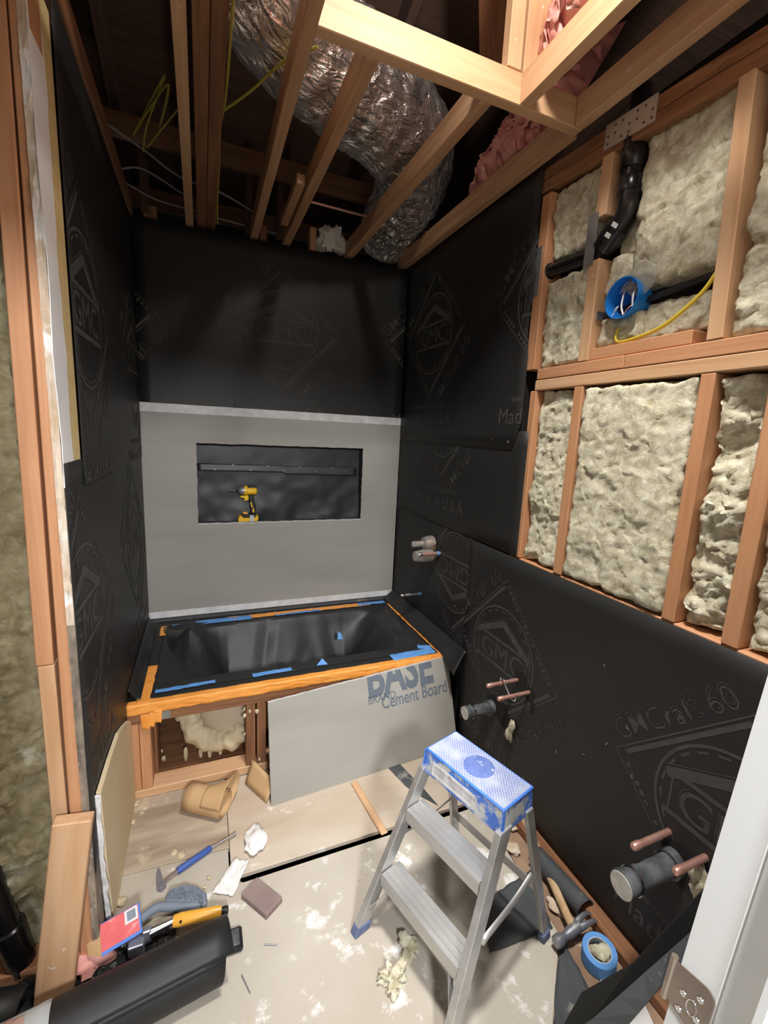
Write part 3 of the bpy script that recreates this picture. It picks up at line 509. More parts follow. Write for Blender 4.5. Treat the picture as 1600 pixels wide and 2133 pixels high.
obj('copper_line', MB().tube([(0.80, -0.16, 2.745), (1.62, -0.125, 2.745)], 0.007, 10), 'copper', smooth=60, label='thin copper pipe crossing above the joists towards the duct', cat='pipe')
def drain():
    t = thing('drain_pipe', (1.562, -1.56, 2.2), 'black plastic drain pipe with elbow running down and through the upper studs', 'pipe')
    x = 1.558
    obj('vertical_pipe', MB().cyl((x, -1.565, 2.62), (x, -1.572, 2.30), 0.029, 24), 'abs', t, smooth=40)
    obj('coupling', MB().lathe([(0, 0.034), (0.004, 0.037), (0.085, 0.037), (0.09, 0.034)], (x, -1.566, 2.49), (0, -0.005, -1), 24), 'abs', t, smooth=40)
    obj('elbow', MB().lathe([(0, 0.035), (0.003, 0.038), (0.04, 0.038), (0.043, 0.034)], (x, -1.5705, 2.375), (0, -0.005, -1), 24).tube(spline([(x, -1.572, 2.34), (x, -1.571, 2.29), (x, -1.556, 2.262), (x - 0.002, -1.53, 2.236)], 6), 0.034, 24), 'abs', t, smooth=50)
    obj('coupling', MB().lathe([(0, 0.034), (0.004, 0.039), (0.05, 0.039), (0.054, 0.034)], (x - 0.002, -1.545, 2.25), (0, 0.75, -0.66), 24), 'abs', t, smooth=40)
    obj('elbow', MB().tube(spline([(x - 0.002, -1.53, 2.236), (x, -1.505, 2.213), (x, -1.478, 2.196), (x, -1.45, 2.191)], 6), 0.033, 24).lathe([(0, 0.034), (0.004, 0.039), (0.04, 0.039), (0.044, 0.034)], (x, -1.52, 2.227), (0, 0.78, -0.62), 24), 'abs', t, smooth=50)
    obj('branch_pipe', MB().cyl((x, -1.47, 2.193), (x, -1.10, 2.212), 0.024, 20).lathe([(0, 0.025), (0.003, 0.029), (0.03, 0.029), (0.033, 0.025)], (x, -1.25, 2.204), (0, 1, 0.05), 20), 'abs', t, smooth=40)
    for p in ((1.521, -1.533, 2.222), (1.521, -1.556, 2.243)):
        board('paper_tag', (p[0] - 0.002, p[1] - 0.016, p[2] - 0.012), (p[0] - 0.002, p[1] + 0.004, p[2] + 0.004), 0.013, 0.0015, (0, 0.7, -0.7), 'label_white', t, bevel=0)
drain()
def elbox():
    c = V((1.522, -1.622, 2.012)); t = thing('ceiling_box', c, 'round blue plastic electrical box with bare wire ends hung between upper studs', 'electrical box')
    ax = V((1, 0, 0))
    obj('box_shell', MB().lathe([(0.062, 0.001), (0.0625, 0.054), (0.0, 0.060), (-0.002, 0.0605), (-0.002, 0.0575), (0.0, 0.057), (0.056, 0.051), (0.057, 0.001)], c, ax, 40, cap=False), 'bluebox', t, smooth=40)
    abox('inner_plate', (c.x + 0.048, c.y - 0.022, c.z - 0.028), (c.x + 0.052, c.y + 0.02, c.z + 0.03), 'bluebox_in', t)
    def wire(p, m, r=0.0022): obj('bare_wire', MB().tube(spline([(c.x + a, c.y + b, c.z + d) for a, b, d in p], 6), r, 8), m, t, smooth=60)
    wire([(0.03, -0.022, 0.035), (0.012, -0.03, 0.0), (0.01, -0.034, -0.03)], 'white_wire', 0.003); wire([(0.03, 0.02, 0.03), (0.012, 0.008, -0.02), (0.004, -0.01, -0.052)], 'white_wire', 0.003)
    wire([(0.004, -0.01, -0.052), (0.004, -0.028, -0.034), (0.012, -0.036, -0.028)], 'copper'); wire([(0.02, 0.026, 0.02), (0.012, 0.0, 0.045), (0.02, -0.03, 0.04)], 'copper', 0.0014); wire([(0.012, 0.032, -0.036), (0.004, 0.024, -0.03), (0.012, 0.02, -0.02), (0.004, 0.036, -0.05)], 'white_wire', 0.002)
    board('terminal_clip', (c.x + 0.004, c.y - 0.036, c.z + 0.034), (c.x + 0.004, c.y - 0.028, c.z + 0.048), 0.008, 0.004, (0, 1, 0), 'bluebox', t, bevel=0.001)
    board('hanger_bar', (1.57, -1.50, 1.985), (1.57, -1.905, 2.022), 0.012, 0.016, (1, 0, 0), 'black_plastic', t, bevel=0.001)
    abox('bar_flange', (1.537, -1.519, 1.972), (1.575, -1.512, 1.998), 'steel', t, bevel=0)
    obj('clear_cover', MB().lathe([(0, 0.05), (0.004, 0.046), (0.006, 0.001)], (1.546, -1.662, 2.058), (-1, 0, 0), 24, cap=False), 'clear', t, smooth=40)
elbox()
cable('yellow_cable', [(1.566, -1.622, 1.975), (1.552, -1.60, 1.935), (1.545, -1.598, 1.90), (1.543, -1.618, 1.884), (1.541, -1.68, 1.887), (1.54, -1.755, 1.902), (1.54, -1.815, 1.935), (1.545, -1.86, 1.975), (1.552, -1.885, 2.02)], 0.0055, 'yellow_cable', 'bright yellow cable curling from the blue box to the next stud', flat=0.7)
def leftpipe():
    t = thing('standing_pipe', (-0.23, -1.41, 0.0), 'black drain pipe standing in front of the left wool batt', 'pipe')
    obj('pipe', MB().cyl((-0.2, -1.405, 0.02), (-0.285, -1.405, 0.60), 0.027, 20), 'abs', t, smooth=40)
    obj('coupling', MB().lathe([(0, 0.03), (0.005, 0.036), (0.15, 0.036), (0.155, 0.03)], (-0.199, -1.405, 0.012), (-0.147, 0, 0.98), 20), 'abs', t, smooth=40)
    return t
leftpipe()
# ---------------------------------------------------------------- grey board on the back wall with its niche
def ring_board():
    x0, x1, z0, z1 = 0.004, 1.519, 0.449, 1.669; a0, a1, b0, b1 = 0.2774, 1.2653, 1.0035, 1.4632
    n = 44
    def loop(x0, x1, z0, z1, w, seed):
        P = []
        for s in range(4):
            for i in range(n):
                k = i / n; x, z = [(x0 + (x1 - x0) * k, z0), (x1, z0 + (z1 - z0) * k), (x1 - (x1 - x0) * k, z1), (x0, z1 - (z1 - z0) * k)][s]
                P.append((x + w * fbm((x * 22, z * 22, seed), 3), z + w * fbm((z * 22, x * 22, seed + 4), 3)))
        return P
    o, i = loop(x0, x1, z0, z1, 0.0012, 1), loop(a0, a1, b0, b1, 0.0035, 2); N = len(o); mb = MB()
    mb.add([(x, 0.0, z) for x, z in o] + [(x, 0.0, z) for x, z in i] + [(x, 0.0118, z) for x, z in o] + [(x, 0.0118, z) for x, z in i],
           [(k, (k + 1) % N, N + (k + 1) % N, N + k) for k in range(N)] + [(2 * N + k, 2 * N + (k + 1) % N, 3 * N + (k + 1) % N, 3 * N + k) for k in range(N)] +
           [(k, (k + 1) % N, 2 * N + (k + 1) % N, 2 * N + k) for k in range(N)] + [(N + k, N + (k + 1) % N, 3 * N + (k + 1) % N, 3 * N + k) for k in range(N)])
    t = obj('cement_board', mb, 'cement', label='grey cement board with a rectangular niche cut out, fixed on the back wall', cat='board')
    abox('factory_edge', (x0, -0.0012, 1.622), (x1, 0.0004, 1.668), 'cement_white', t, bevel=0, label='whiter band along the top of the board')
    abox('factory_edge', (x0, -0.0012, 0.452), (x1, 0.0004, 0.49), 'cement_white', t, bevel=0, label='whiter band along the bottom of the board')
    mb = MB(); P = i[:n + 1]
    for k in range(n): 
        (xa, za), (xb, zb) = P[k], P[k + 1]
        mb.add([(xa, -0.001, za - 0.004 - 0.002 * (k % 3)), (xb, -0.001, zb - 0.004 - 0.002 * ((k + 1) % 3)), (xb, 0.002, zb + 0.001), (xa, 0.002, za + 0.001)], [(0, 1, 2, 3)])
    obj('chipped_edge', mb, 'cement_white', t, fixn=False, label='white crumbly lower edge of the cut-out')
ring_board()
def niche():
    x0, x1, z0, z1, y0, y1 = 0.272, 1.272, 0.998, 1.470, 0.0135, 0.086
    t = thing('niche_lining', ((x0 + x1) / 2, y1, z0), 'black felt paper lining inside the niche of the grey board', 'felt paper')
    obj('back_sheet', MB().grid(60, 30, lambda a, b: V((x0 + (x1 - x0) * a, y1 - 0.004 - 0.020 * (1 - b) * (0.5 + 1.2 * fbm((a * 2.6 + b * 0.8, b * 1.6 - a * 1.6, 8), 3)), z0 + (z1 - z0) * b))), 'felt_liner', t, smooth=80, fixn=False)
    obj('lap_strip', MB().grid(40, 6, lambda a, b: V((x0 + 0.005 + (x1 - x0 - 0.03) * a, y1 - 0.016 + 0.006 * b - 0.002 * fbm((a * 6, b, 3)), 1.345 - 0.010 * a - (1 - b) * (0.042 + 0.012 * (a > 0.5))))), 'felt_liner', t, smooth=80, fixn=False, solid=0.001, label='lapped strip of felt that catches the light')
    obj('side_flap', MB().grid(6, 20, lambda a, b: V((x1 - 0.002 - 0.006 * b * a, y0 + (y1 - y0) * a, z0 + (z1 - z0) * b))), 'felt_soft', t, fixn=False); obj('side_flap', MB().grid(6, 20, lambda a, b: V((x0 + 0.002, y0 + (y1 - y0) * a, z0 + (z1 - z0) * b))), 'felt_soft', t, fixn=False)
    obj('top_flap', MB().grid(20, 4, lambda a, b: V((x0 + (x1 - x0) * a, y0 + (y1 - y0) * b, z1 - 0.002))), 'felt_soft', t, fixn=False)
    obj('shelf_sheet', MB().grid(60, 6, lambda a, b: V((x0 + (x1 - x0) * a, y0 + (y1 - y0) * b, z0 + 0.003 + 0.003 * fbm((a * 7, b * 2, 2), 3)))), 'felt_dusty', t, smooth=80, fixn=False, label='dusty felt on the niche floor')
    mb = MB()
    for i in range(9):
        x = 0.37 + i * 0.1; z = 1.34 - 0.012 * (i / 9) if i % 2 else 1.31; mb.box((x, y1 - 0.021, z - 0.0012), (x + 0.009, y1 - 0.017, z + 0.0012))
    obj('staples', mb, 'steel', t, kind='stuff')
niche()
def drill():
    t = thing('impact_driver', (0.556, 0.045, 1.002), 'yellow and black cordless impact driver standing in the niche on the back wall', 'power tool')
    def px(x, y): return (0.4965 + (x - 400) * 0.0001715, 1.001 + (1560 - y) * 0.000181)
    def pr(name, pts, y0, y1, m, bev=0.003, **k): return obj(name, MB().prism([(px(*p)[0], y0, px(*p)[1]) for p in pts], (0, y1 - y0, 0)), m, t, bevel=bev, **k)
    X, Z = px(740, 530)
    obj('motor_housing', MB().lathe([(0, 0.019), (0.004, 0.0225), (0.045, 0.0225), (0.053, 0.021), (0.058, 0.015), (0.059, 0.001)], (px(715, 0)[0], 0.045, px(0, 540)[1]), (1, 0, 0), 24, cap=False), 'drill_yellow', t, smooth=40)
    obj('gear_collar', MB().lathe([(0, 0.024), (0.002, 0.028), (0.018, 0.0285), (0.021, 0.025)], (px(615, 0)[0], 0.045, px(0, 520)[1]), (1, 0, 0), 24), 'drill_yellow', t, smooth=40)
    obj('hammer_case', MB().lathe([(0, 0.010), (0.004, 0.017), (0.016, 0.025), (0.034, 0.0265), (0.036, 0.024)], (px(425, 0)[0], 0.045, px(0, 520)[1]), (1, 0, 0), 24), 'grey_steel', t, smooth=40)
    obj('hex_collet', MB().lathe([(0, 0.005), (0.002, 0.0065), (0.014, 0.0065)], (px(350, 0)[0], 0.045, px(0, 525)[1]), (1, 0, 0), 12), 'black_plastic', t, smooth=40)
    obj('driver_bit', MB().cyl((px(75, 0)[0], 0.045, px(0, 530)[1]), (px(390, 0)[0], 0.045, px(0, 525)[1]), 0.0026, 8), 'chrome', t, smooth=40)
    pr('top_switch', [(740, 440), (790, 350), (1030, 360), (1060, 430)], 0.034, 0.056, 'black_plastic')
    pr('trigger_guard', [(480, 700), (630, 690), (770, 680), (770, 850), (700, 850), (640, 900), (620, 770), (490, 760)], 0.034, 0.056, 'drill_yellow')
    pr('grip', [(770, 650), (930, 650), (950, 860), (1000, 1030), (1000, 1280), (840, 1300), (810, 1000), (780, 850)], 0.030, 0.060, 'black_plastic', 0.005)
    pr('grip_stripe', [(810, 910), (860, 910), (910, 1080), (870, 1100)], 0.0285, 0.0305, 'drill_yellow', 0.0005); pr('grip_stripe', [(895, 1120), (950, 1120), (960, 1250), (900, 1260)], 0.0285, 0.0305, 'drill_yellow', 0.0005)
    pr('battery_collar', [(540, 1310), (1010, 1280), (1050, 1420), (520, 1430)], 0.022, 0.068, 'black_plastic')
    pr('battery', [(405, 1450), (480, 1330), (600, 1430), (980, 1420), (1040, 1320), (1090, 1380), (1090, 1500), (1040, 1550), (410, 1560)], 0.018, 0.072, 'drill_yellow')
    pr('release_button', [(545, 1280), (580, 1230), (700, 1230), (750, 1290), (700, 1310)], 0.024, 0.05, 'amber', 0.001); pr('belt_clip', [(790, 1330), (940, 1330), (940, 1555), (790, 1555)], 0.013, 0.0175, 'steel', 0.001)
drill()
# ---------------------------------------------------------------- shower valve and pipe stubs on the right wall
def valve():
    t = thing('shower_valve', (1.52, -0.52, 0.90), 'rough-in shower valve with clear plastic covers sticking out of the felt', 'valve')
    def ax(y, z, prof, m, name, x=1.515, n=24, sm=40): obj(name, MB().lathe(prof, (x, y, z), (-1, 0, 0), n, cap=False), m, t, smooth=sm)
    ax(-0.545, 0.965, [(0, 0.001), (0, 0.04), (0.025, 0.042), (0.06, 0.034), (0.062, 0.001)], 'clear', 'stem_cover')
    ax(-0.545, 0.962, [(0.05, 0.001), (0.05, 0.018), (0.125, 0.017), (0.13, 0.012), (0.131, 0.001)], 'clear', 'stem_tip')
    ax(-0.575, 0.90, [(0.02, 0.001), (0.02, 0.034), (0.07, 0.037), (0.125, 0.028), (0.13, 0.001)], 'clear', 'stem_cover')
    ax(-0.575, 0.90, [(0, 0.001), (0, 0.026), (0.075, 0.02), (0.085, 0.009), (0.12, 0.008), (0.121, 0.001)], 'brass', 'valve_body')
    ax(-0.545, 0.965, [(-0.004, 0.001), (-0.004, 0.026), (0.03, 0.022), (0.055, 0.01), (0.1, 0.008), (0.101, 0.001)], 'brass', 'valve_body')
    obj('valve_bridge', MB().box((1.49, -0.595, 0.895), (1.516, -0.53, 0.97)), 'brass', t, bevel=0.006)
valve()
def stub(label, y, z, L, r, cap_m, tape=None, n='supply_stub', m='copper', dy=0, dz=0):
    t = thing(n, (1.52, y, z), label, 'pipe stub'); a, b = V((1.53, y, z)), V((1.524 - L, y + dy, z + dz)); d = (b - a)
    obj('pipe', MB().cyl(a, b, r, 20), m, t, smooth=40)
    e = d.normalized()
    obj('end_cap', MB().lathe([(-0.02, r * 1.02), (-0.02, r * 1.16), (0.0, r * 1.16), (0.004, r * 0.9), (0.0045, 0.001)], b, e, 20, cap=False), cap_m, t, smooth=40)
    if tape: obj('tape_ring', MB().lathe([(0, r * 1.05), (0.0, r * 1.4), (0.012, r * 1.35), (0.012, r * 1.05)], V((1.51, y, z)), e, 16, cap=False), tape, t, smooth=40)
    return t
stub('copper stub with blue tape at the wall, beside the clear shower valve', -0.628, 0.925, 0.135, 0.009, 'chrome', 'blue')
stub('tub spout stub low on the felt with blue tape at the wall', -0.44, 0.622, 0.135, 0.008, 'chrome', 'blue', m='steel')
stub('upper copper stub of the pair left of the ladder, nearer the tub', -1.352, 0.572, 0.155, 0.0085, 'copper')
stub('lower copper stub of the pair beyond the ladder, right-hand one', -1.428, 0.560, 0.155, 0.0085, 'copper')
stub('left copper stub of the pair near the white door jamb', -2.030, 0.487, 0.145, 0.0095, 'copper')
stub('right copper stub nearest the white door jamb, below the dusty drain', -2.128, 0.503, 0.12, 0.0095, 'copper')
obj('wire_tie', MB().tube(spline([(1.435, -1.352, 0.56), (1.435, -1.345, 0.59), (1.435, -1.365, 0.592), (1.435, -1.385, 0.57), (1.435, -1.42, 0.545), (1.435, -1.445, 0.55), (1.435, -1.44, 0.572)], 6), 0.003, 8), 'chrome', smooth=60, label='bent wire hooked over the two copper stubs beyond the ladder', cat='wire')
def drainstub(label, y, z, x1, r, m, fuzzy):
    t = thing('drain_stub', (1.52, y, z), label, 'pipe stub')
    obj('pipe', MB().cyl((1.53, y, z), (x1, y, z), r, 24), m, t, smooth=40)
    obj('cap_rim', MB().lathe([(0.03, r * 1.02), (0.03, r * 1.14), (0.018, r * 1.14), (0.016, r * 1.22), (0.006, r * 1.22), (0.0, r * 1.18), (0.0, r * 0.97)], (x1, y, z), (1, 0, 0), 28, cap=False), m, t, smooth=40)
    obj('cap_disc', MB().lathe([(0, r * 1.12), (0.002, r * 1.1), (0.002, 0.001)], (x1, y, z), (-1, 0, 0), 28, cap=False), 'capwhite', t, smooth=30)
    obj('band_clamp', MB().lathe([(0, r * 1.0), (0, r * 1.2), (0.008, r * 1.2), (0.008, r * 1.0)], (x1 + 0.036, y, z), (1, 0, 0), 28, cap=False), 'chrome', t, smooth=30)
    obj('hub', MB().lathe([(0, r * 1.05), (0.0, r * 1.3), (0.05, r * 1.3)], (1.49, y, z), (1, 0, 0), 24, cap=False), m, t, smooth=30)
drainstub('black capped drain stub below the two copper stubs beyond the ladder', -1.205, 0.352, 1.37, 0.025, 'abs_dusty', 0)
drainstub('thick dusty capped drain stub near the white door jamb', -2.056, 0.415, 1.315, 0.030, 'abs_dusty', 1)
# torn openings in the low felt sheet
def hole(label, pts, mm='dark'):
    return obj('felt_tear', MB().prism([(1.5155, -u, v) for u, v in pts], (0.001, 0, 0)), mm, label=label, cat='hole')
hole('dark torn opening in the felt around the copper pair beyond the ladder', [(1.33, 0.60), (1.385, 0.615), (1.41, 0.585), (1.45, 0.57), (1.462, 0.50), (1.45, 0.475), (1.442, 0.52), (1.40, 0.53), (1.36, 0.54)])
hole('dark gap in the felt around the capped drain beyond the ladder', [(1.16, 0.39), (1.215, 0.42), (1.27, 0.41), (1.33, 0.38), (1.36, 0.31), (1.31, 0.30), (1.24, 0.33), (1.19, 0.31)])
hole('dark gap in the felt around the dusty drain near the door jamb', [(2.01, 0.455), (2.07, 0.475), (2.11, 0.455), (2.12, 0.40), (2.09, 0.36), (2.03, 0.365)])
lump('wool_tuft', (1.505, -1.352, 0.335), 0.02, 'wool', 3, 1.0, 40, squash=(0.6, 1, 1.6), n=32, label='tuft of wool poking from the felt below the far copper pair', cat='insulation'); lump('wool_tuft', (1.505, -2.14, 0.425), 0.035, 'wool', 8, 1.0, 28, squash=(0.5, 1, 1.2), n=36, label='tuft of wool poking from the felt near the door jamb', cat='insulation')
mb = MB(); rr = random.Random(4)
for (y, z, a) in ((-1.86, 0.70, 1), (-1.80, 0.60, 2), (-1.72, 0.5, 3), (-1.9, 0.56, 1), (-1.16, 0.30, 2), (-1.0, 0.42, 0), (-0.83, 0.695, 2), (-1.6, 0.42, 1), (-1.3, 0.72, 2), (-1.02, 1.56, 2), (-1.14, 1.555, 1), (-1.1, 0.24, 2), (-0.7, 1.3, 0), (-1.75, 0.85, 1)):
    d = V((0, math.cos(a), math.sin(a))) * 0.006; p = V((1.5155, y, z)); mb.tube([p - d, p + d], 0.0011, 5)
obj('wall_staples', mb, 'chrome', kind='stuff', label='tiny bright staples scattered over the right-hand felt sheets', cat='staples')
# ---------------------------------------------------------------- framed tub at the back
def tub():
    t = thing('tub_frame', (0.75, -0.85, 0.0), 'rough lumber tub surround with orange and blue tape along its rim', 'tub frame')
    abox('bottom_plate', (0.0, -0.852, 0.006), (1.47, -0.764, 0.044), 'fir_pale', t)
    abox('front_rail', (0.0, -0.852, 0.352), (1.47, -0.814, 0.424), 'fir_dark', t, axis=0)
    for x in (0.002, 0.0445, 0.463, 0.51, 1.40, 1.44): abox('post', (x, -0.85, 0.045), (x + 0.0405, -0.762, 0.351), 'fir' if x < 0.3 else 'fir_dark', t, axis=2)
    abox('inner_block', (0.0865, -0.77, 0.045), (0.10, -0.68, 0.35), 'fir_dark', t, axis=2)
    abox('deck_board', (0.0, -0.852, 0.425), (1.47, -0.70, 0.436), 'felt', t, bevel=0.001); abox('deck_board', (0.0, -0.12, 0.425), (1.522, -0.002, 0.436), 'felt', t, bevel=0.001)
    abox('deck_board', (0.002, -0.698, 0.425), (0.105, -0.122, 0.436), 'felt', t, bevel=0.001); abox('deck_board', (1.42, -0.698, 0.425), (1.522, -0.122, 0.436), 'felt', t, bevel=0.001)
    abox('back_ledger', (0.0, -0.03, 0.436), (1.52, -0.002, 0.447), 'felt_dusty', t, bevel=0.002)
    obj('inner_floor', MB().box((0.0, -0.75, 0.0055), (1.52, -0.01, 0.012)), 'fir_dark', t); obj('inner_back', MB().box((0.0, -0.012, 0.01), (1.52, -0.004, 0.42)), 'fir_dark', t); obj('inner_side', MB().box((0.002, -0.74, 0.05), (0.008, -0.01, 0.42)), 'fir_dark', t)
    def strip(name, m, A, B, w, z=0.4385, seed=1, wrink=0.002, n=40, **k):
        A, B = V((*A, z)), V((*B, z)); d = B - A; s = V((-d.y, d.x, 0)).normalized()
        return obj(name, MB().grid(n, 6, lambda a, b: A + d * a + s * ((b - 0.5) * w + 0.004 * fbm((a * d.length * 16, b > 0.5, seed), 3)) + V((0, 0, wrink * (0.6 + fbm((a * d.length * 30, b * 3, seed), 3))))), m, t, fixn=False, smooth=70, solid=0.0006, **k)
    def front(a, b):    # orange band wrapping the front top edge
        s = b * 0.075; wr = 0.0035 * (0.5 + fbm((a * 22 + b * 7, b * 5 - a * 6, 3), 3)); x = 0.004 + 1.462 * a
        if s < 0.042: return V((x, -0.855 - wr, 0.397 + s + 0.003 * fbm((a * 30, 0, 1), 2)))
        return V((x, -0.855 + (s - 0.042), 0.4385 + wr * 0.6))
    obj('orange_tape', MB().grid(150, 14, front), 'orange', t, fixn=False, smooth=75, solid=0.0006, label='long wrinkled orange tape along the front rim')
    strip('orange_tape', 'orange', (0.060, -0.845), (0.068, -0.54), 0.05, 0.4395, 2); strip('orange_tape', 'orange', (0.088, -0.22), (0.086, -0.10), 0.03, 0.4395, 3)
    strip('orange_tape', 'orange', (0.42, -0.088), (1.32, -0.082), 0.05, 0.4395, 4); strip('orange_tape', 'orange', (1.448, -0.115), (1.455, -0.845), 0.035, 0.4395, 5, 0.004)
    for x, z, l, r in ((0.066, 0.375, 0.05, 0.1), (0.098, 0.378, 0.046, -0.25), (0.118, 0.385, 0.04, -0.1)):
        obj('orange_tape', MB().grid(5, 8, lambda a, b: V((x + (a - 0.5) * 0.03 + r * (b * l), -0.858 - 0.01 * b * (0.4 + a), z + 0.02 - b * l * 1.25))), 'orange', t, fixn=False, smooth=70, solid=0.0006)
    strip('blue_tape', 'blue', (0.13, -0.107), (0.26, -0.107), 0.025, 0.4405, 6); strip('blue_tape', 'blue', (0.25, -0.10), (0.56, -0.10), 0.055, 0.4405, 7); strip('blue_tape', 'blue', (0.7, -0.108), (0.98, -0.106), 0.022, 0.4405, 8); strip('blue_tape', 'blue', (1.24, -0.084), (1.43, -0.082), 0.04, 0.4415, 9)
    strip('blue_tape', 'blue', (0.10, -0.775), (0.34, -0.765), 0.025, 0.4405, 10); strip('blue_tape', 'blue', (0.50, -0.765), (0.68, -0.76), 0.03, 0.4405, 11); strip('blue_tape', 'blue', (1.18, -0.80), (1.43, -0.79), 0.06, 0.4405, 12); strip('blue_tape', 'blue', (1.36, -0.735), (1.43, -0.76), 0.04, 0.4415, 13)
    obj('blue_tape', MB().add([(0.80, -0.765, 0.441), (0.855, -0.77, 0.441), (0.835, -0.735, 0.458)], [(0, 1, 2)]), 'blue', t, fixn=False, solid=0.0006)
    obj('silver_tape', MB().grid(4, 4, lambda a, b: V((0.128 + 0.034 * a, -0.8535, 0.358 + 0.034 * b))), 'steel', t, fixn=False, solid=0.0006)
tub()
def shell():
    t = thing('bathtub', (0.78, -0.4, 0.1), 'beige bathtub shell seen through the open front, bedded in cream spray foam', 'bathtub')
    mb = MB(); n = 56; prof = [(0.10, 0.80), (0.104, 0.90), (0.12, 0.95), (0.16, 0.975), (0.355, 1.0), (0.355, 0.98)]
    vs = []
    for z, k in prof:
        for i in range(n):
            a = 2 * math.pi * i / n; c, s = math.cos(a), math.sin(a); e = 0.36
            vs.append((0.80 + 0.58 * k * math.copysign(abs(c) ** e, c), -0.415 + 0.312 * k * math.copysign(abs(s) ** e, s), z))
    fs = [(j * n + i, j * n + (i + 1) % n, (j + 1) * n + (i + 1) % n, (j + 1) * n + i) for j in range(len(prof) - 1) for i in range(n)] + [tuple(range(n))[::-1]]
    obj('tub_shell', mb.add(vs, fs), 'acrylic', t, smooth=50, fixn=False)
    path = spline([(0.222, -0.64, 0.36), (0.205, -0.665, 0.315), (0.222, -0.68, 0.25), (0.238, -0.69, 0.19), (0.275, -0.70, 0.135), (0.33, -0.705, 0.105), (0.39, -0.71, 0.10), (0.44, -0.715, 0.125), (0.47, -0.715, 0.16)], 8)
    mb = MB(); n = 40; m = len(path); prev = None
    for i, p in enumerate(path):
        tt = (path[min(i + 1, m - 1)] - path[max(i - 1, 0)]).normalized(); aa = V((0, 1, 0)); aa = (aa - tt * aa.dot(tt)).normalized(); bb = tt.cross(aa)
        for q in range(n):
            k = 2 * PI * q / n; dd = aa * math.cos(k) + bb * math.sin(k); s_ = p + dd * 0.045
            r = (0.030 + 0.016 * min(1, i / 8, (m - i) / 6)) * (1 + 0.14 * abs(math.sin(i * 0.42 + 0.8 * math.sin(k))) + 0.3 * fbm(s_ * 17, 3)); mb.v.append(p + dd * r)
    for j in range(m - 1):
        for i in range(n): mb.f.append((j * n + i, j * n + (i + 1) % n, (j + 1) * n + (i + 1) % n, (j + 1) * n + i))
    mb.f += [tuple(range(n))[::-1], tuple((m - 1) * n + i for i in range(n))]
    obj('spray_foam', mb, 'sprayfoam', t, smooth=70)
    for i, (x, y, z, r, sq) in enumerate(((0.205, -0.70, 0.065, 0.022, (0.6, 0.8, 1.7)), (0.27, -0.715, 0.058, 0.02, (0.5, 1, 1.2)), (0.31, -0.72, 0.055, 0.02, (0.5, 1, 1.0)), (0.355, -0.72, 0.055, 0.018, (0.5, 1, 1.0)))):
        lump('spray_foam', (x, y, z), r, 'sprayfoam', i, 0.5, 20, sq, t, 20)
    lump('spray_foam', (0.33, -0.70, 0.345), 0.03, 'sprayfoam', 12, 0.3, 12, (3.2, 0.5, 0.35), t, 18); lump('spray_foam', (0.135, -0.70, 0.30), 0.022, 'sprayfoam', 13, 0.3, 12, (1.5, 0.5, 0.8), t, 14)
    for i, (x, z) in enumerate(((0.455, 0.335), (0.457, 0.30), (0.453, 0.25), (0.456, 0.21), (0.48, 0.318), (0.51, 0.315), (0.52, 0.07), (0.49, 0.06), (0.175, 0.245), (0.11, 0.10), (0.115, 0.06))): lump('spray_foam', (x, -0.853 if x > 0.44 and x != 0.453 else -0.70, z), 0.005 + 0.003 * (i % 3), 'sprayfoam', i + 20, 1.0, 60, (0.8, 0.6, 1.8 - 0.4 * (i % 3)), t, 16)
shell()
